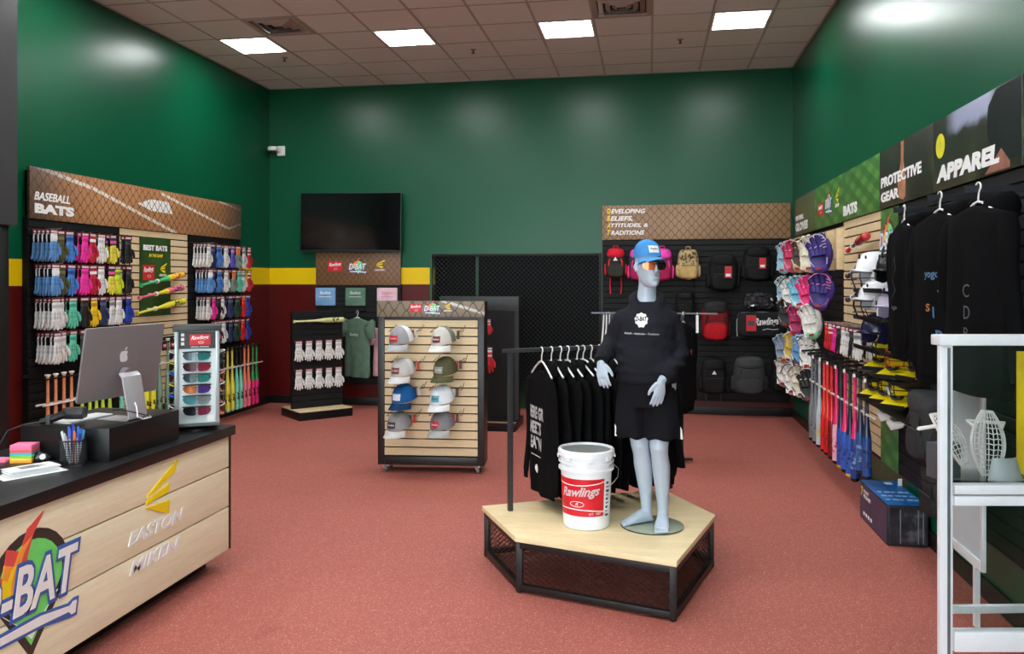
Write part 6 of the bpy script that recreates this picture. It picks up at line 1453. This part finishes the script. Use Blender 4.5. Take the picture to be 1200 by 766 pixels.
# ---- hoodies on face-out arms
HOOD = [(5.14, 1.50, 1.30, 'first hoodie from the helmets, thin grey outline print'), (4.42, 1.46, 1.27, 'middle hoodie with blue and orange letters down the front'), (4.04, 1.5, 1.27, 'hoodie nearest the display case, grey outline print')]
arms = {0: SLATS[10], 1: SLATS[10], 2: SLATS[11]}
for i, (Y, X, zt, lb) in enumerate(HOOD):
    y0 = YS[4] if i < 2 else YS[5]
    MB().bar((y0 - Y, -.055, 2.157), (y0 - Y, -(XR - X) - .06, 2.157), .012, .034).build('face_out_arm', M((60, 64, 70), .25, metal=.7, name='arm_steel'), arms[i])
    hanger(['white hanger of the first wall hoodie by the helmets', 'white hanger of the middle wall hoodie', 'white hanger of the wall hoodie nearest the display case'][i], (X, Y, 2.066), [R(-93), R(-82), R(-80)][i], 'hangers on the apparel wall', w=.36)
    t = thing('hoodie', 'black ' + lb, 'hoodie', (X, Y, 2.078), [R(-93), R(-82), R(-80)][i], 'hoodies on the apparel wall')
    garment(t, clothmat((12, 12, 14)), (.46, .5, .5)[i], .74 if i == 0 else .82, .13, .68, True, clothmat((10, 10, 12)), seed=80 + i, slw=.065)
    tor = [c for c in t.children if c.name.startswith('torso')][0]
    GI = M((120, 122, 128), .6, name='print_grey')
    if i == 0:
        o = MB()
        for p in ([(.02, -.26), (.07, -.2), (.09, -.27), (.03, -.34), (.02, -.26)], [(.04, -.34), (.09, -.4), (.03, -.45)]):
            for a, b in zip(p, p[1:]): o.bar((a[0], -.3, a[1]), (b[0], -.3, b[1]), .005, .002)
        drape(o.build('chest_print', GI, t), tor, lift=.004); l_ = lettering(t, 'tap', (.0, -.3, -.52), X_*.1, Z_*.03, GI, .001, .02, 0, 'chest_print'); drape(l_, tor, lift=.003)
    elif i == 1:
        for tx, x, z, wd, h, c in (('yogor', -.02, -.34, .17, .04, (96, 140, 180)), ('w', .1, -.42, .05, .028, (170, 174, 178)), ('S', -.0, -.5, .04, .04, (190, 124, 74)), ('l', .06, -.53, .012, .055, (80, 124, 176)), ('p', .08, -.66, .06, .07, (90, 140, 184))):
            l_ = lettering(t, tx, (x, -.3, z), X_*wd, Z_*h, M(c, .6, name='print_letter'), .001, .03, 0, 'chest_print'); drape(l_, tor, lift=.003)
    else:
        for tx, x, z, wd, h in (('C', -.02, -.42, .07, .06), ('D', -.01, -.52, .07, .06), ('B', -.01, -.61, .06, .05)):
            l_ = lettering(t, tx, (x, -.3, z), X_*wd, Z_*h, GI, .001, -.005, 0, 'chest_print'); drape(l_, tor, lift=.003)
# ---- carton on the floor
bx = thing('product_carton', 'blue topped dark product carton on the floor by the wall', 'box', (1.66, 5.955, 0), R(.5))
k = NT('carton_photo_print'); o_ = k.obj(); n = k.noise(o_, 9.0, 4, .6)
k.l(k.ramp(n, (.35, rgb((16, 17, 20))), (.55, rgb((44, 46, 52))), (.7, rgb((92, 94, 100)))), k.b.inputs['Base Color']); k.b.inputs['Roughness'].default_value = .35; PHOTO = k.m
k = NT('carton_side_print'); o_ = k.obj(); n = k.noise(o_, 5.0, 3, .6)
k.l(k.ramp(n, (.35, rgb((34, 40, 66))), (.6, rgb((56, 54, 80))), (.75, rgb((92, 66, 72)))), k.b.inputs['Base Color']); k.b.inputs['Roughness'].default_value = .4; SIDEP = k.m
MB().box(-.125, -.335, 0, .125, .335, .268).build('body', M((24, 26, 34), .5, name='carton_dark'), bx, bevel=.002)
CBL = M((20, 96, 168), .4, noise=.08, name='carton_blue')
MB().box(-.125, -.335, .2685, .125, .335, .2715).build('top_flaps', CBL, bx); MB().box(-.002, -.335, .2716, .002, .335, .2722).build('tape_seam', M((16, 70, 130), .4, name='seam'), bx)
MB().box(-.115, -.3385, .012, .115, -.3355, .256).build('front_print', PHOTO, bx)
pr2 = MB()
for x in (-.05, .06, .09): pr2.box(x, -.3395, .02, x + .006, -.3386, .24)
pr2.build('front_lines', M((120, 124, 130), .4, name='line_grey'), bx)
MB().box(-.1285, -.325, .01, -.1255, .325, .258).build('side_print', SIDEP, bx)
tp_ = MB()
for i in range(3):
    for j in range(5): tp_.box(-.1 + .045*j, -.22 + .1*i, .2716, -.075 + .045*j + .012*((i + j) % 2), -.19 + .1*i, .2722)
tp_.build('top_print', M((150, 190, 220), .5, name='print_pale'), bx)
MB().box(.02, .22, .2716, .07, .28, .2722).build('shipping_label', PRINT_WHITE, bx)
so = (-.1287, .29, .21); lettering(bx, '7', (-.1287, .3, .17), Vector((0, -.05, 0)), Z_*.07, M((226, 200, 60), .4, name='print_gold'), .0006, .06, 0)
for i, (tx, wd) in enumerate((('FOOT', .13), ('PITCH NET', .18))): lettering(bx, tx, (-.1287, .23, .205 - i*.035), Vector((0, -wd, 0)), Z_*.025, PRINT_WHITE, .0006, .02, 0)
sm = MB()
for i in range(4): sm.box(-.1296, .2 - i*.06, .045, -.1286, .235 - i*.06, .07)
sm.build('side_icons', PRINT_WHITE, bx)
MB().prism([(0, 0), (.03, 0), (.03, .05), (0, .05)], (.09, .18, .2722), (1, .2, 0), Z_, (0, .002, 0)).build('loose_flap', PRINT_WHITE, bx)
# ================================================================== glass display case
dc = thing('display_case', 'aluminium framed glass display case at the right edge', 'display case', (1.10, 3.30, 0), R(9.67))
Lc = .6; post = M((226, 231, 236), .35, metal=.15, noise=.03, name='case_aluminium')
MB().box(-.022, -.025, 0, .026, .0, 1.49).build('post', post, dc, bevel=.004)
MB().box(.004, -.029, .02, .014, -.025, 1.48).build('post_groove', M((120, 126, 132), .3, metal=.6, name='case_groove'), dc)
MB().box(Lc - .03, -.03, 0, Lc + .02, .03, 1.49).build('post', post, dc, bevel=.004)
MB().box(-.028, -.036, 1.488, Lc + .02, .036, 1.528).build('top_rail', post, dc, bevel=.006)
for z0, z1 in ((.925, .96), (.882, .918), (.33, .405)): MB().box(.034, -.022, z0, Lc - .03, .022, z1).build('rail', post, dc, bevel=.003)
MB().box(.034, -.004, .96, Lc - .03, .002, 1.488).build('pane', GLASS, dc); MB().box(.034, -.004, .405, Lc - .03, .002, .882).build('pane', GLASS, dc)
bk_ = (.185, .33)   # back post, in line with the angled end of the case
MB().box(bk_[0] - .012, bk_[1] - .012, 0, bk_[0] + .012, bk_[1] + .012, 1.49).build('back_post', post, dc, bevel=.003)
MB().prism([(.02, .03), (Lc, .03), (Lc, .34), (.19, .34)], (0, 0, .93), X_, (0, 1, 0), (0, 0, .01)).build('glass_shelf', GLASS, dc)
MB().prism([(.02, .03), (Lc, .03), (Lc, .34), (.19, .34)], (0, 0, .1), X_, (0, 1, 0), (0, 0, .02)).build('deck', M((206, 214, 218), .4, noise=.03, name='deck_white'), dc)
MB().prism([(.02, .03), (Lc, .03), (Lc, .34), (.19, .34)], (0, 0, 1.49), X_, (0, 1, 0), (0, 0, .012)).build('top_glass', GLASS, dc)
MB().bar((bk_[0], bk_[1], .35), (Lc, .34, .35), .024, .03).build('back_rail', post, dc); MB().bar((bk_[0], bk_[1], 1.475), (Lc, .34, 1.475), .024, .03).build('back_rail', post, dc)
# sliding glass panel leaning by the wall behind the case
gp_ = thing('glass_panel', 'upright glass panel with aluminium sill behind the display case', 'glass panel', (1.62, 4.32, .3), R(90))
MB().box(0, -.004, .05, .5, .004, 1.12).build('pane', M((188, 200, 208), .06, noise=.03, spec=.8, name='pane_painted_reflection'), gp_)  # opaque pale grey stands in for reflections on the glass
MB().box(-.01, -.014, 0, .51, .014, .05).build('sill', post, gp_, bevel=.003); MB().box(-.03, -.01, 0, .0, .01, 1.14).build('stile', post, gp_, bevel=.003)
MB().box(.05, -.012, -.3, .08, .012, 0).box(.42, -.012, -.3, .45, .012, 0).build('leg', post, gp_)
# goods in the case
def case_pt(x, y, z): return Vector((1.10, 3.30, 0)) + Matrix.Rotation(R(9.67), 3, 'Z') @ Vector((x, y, z))
WM = M((206, 204, 202), .4, noise=.04, name='mask_white')
def wire_mask(label, p, rz, tilt_, h=.23, w=.13):
    t = thing('fielder_mask', label, 'mask', p, 0, None, rot=(tilt_, 0, rz)); g = MB()
    def s_(u, v): 
        a = (u - .5)*2.2; k = math.sin(.35 + 2.45*v)
        return Vector((w*.5*k*math.sin(a), -.06*k*math.cos(a) - .01, h*v))
    for i in range(9): g.tube([s_(i/8, j/12) for j in range(13)], .0022, 5)
    for j in range(1, 13): g.tube([s_(i/8, j/12 - (.02 if i % 2 else 0)) for i in range(9)], .0022, 5)
    g.build('wire_lattice', WM, t)
    MB().tube([s_(0, j/12) for j in range(13)] + [s_(1, 1 - j/12) for j in range(13)], .006, 8, True).build('rim', WM, t)
    MB().tube([s_(0, .75), s_(0, .75) + Vector((-.02, .06, .02)), s_(1, .75) + Vector((.02, .06, .02)), s_(1, .75)], .008, 8).build('head_strap', WM, t)
    return t
wire_mask('white wire lattice mask lying toward the post in the glass case', case_pt(.16, .17, .99), R(40), R(-35), .22, .14)
wire_mask('upright white wire lattice mask in the glass case', case_pt(.27, .17, .955), R(-15), R(-8), .25, .13)
cu = thing('protective_cup', 'pale grey protective cup on the glass case shelf', 'cup', case_pt(.31, .13, .943), R(15))
MB().sheet(10, 8, lambda u, v: (.075*(1 - .3*v)*math.sin((u - .5)*2.6), -.05*math.cos((u - .5)*2.6)*(1 - .5*v), .09*v), (0, .006, 0)).build('shell', M((176, 178, 182), .4, noise=.04, name='cup_grey'), cu, sharp=60)
MB().tube([(-.075, -.015, .003), (-.03, -.045, .003), (.03, -.045, .003), (.075, -.015, .003)], .005, 6).build('rim', M((150, 152, 156), .4, name='cup_rim'), cu)
bo = thing('product_box', 'small dark box with red and white lettering in the glass case', 'box', case_pt(.1, .19, .941), R(20))
MB().box(-.05, -.03, 0, .06, .03, .14).build('body', M((70, 72, 80), .4, noise=.1, name='box_slate'), bo, bevel=.002)
lettering(bo, 'Rawlings', (-.045, -.0305, .085), X_*.09 - Z_*.02, Z_*.025, RED_P, .0006, .03, .3); lettering(bo, 'softball', (-.04, -.0305, .05), X_*.06 - Z_*.012, Z_*.014, PRINT_WHITE, .0006, .02, .2)
yb = thing('yellow_box', 'tall yellow retail box at the right end of the glass case', 'box', case_pt(.45, .22, .941), R(5))
MB().box(0, -.04, 0, .12, .06, .5).build('body', YC, yb, bevel=.002); MB().box(.01, -.0415, .24, .11, -.0402, .28).build('print_band', BLACK(.5), yb)
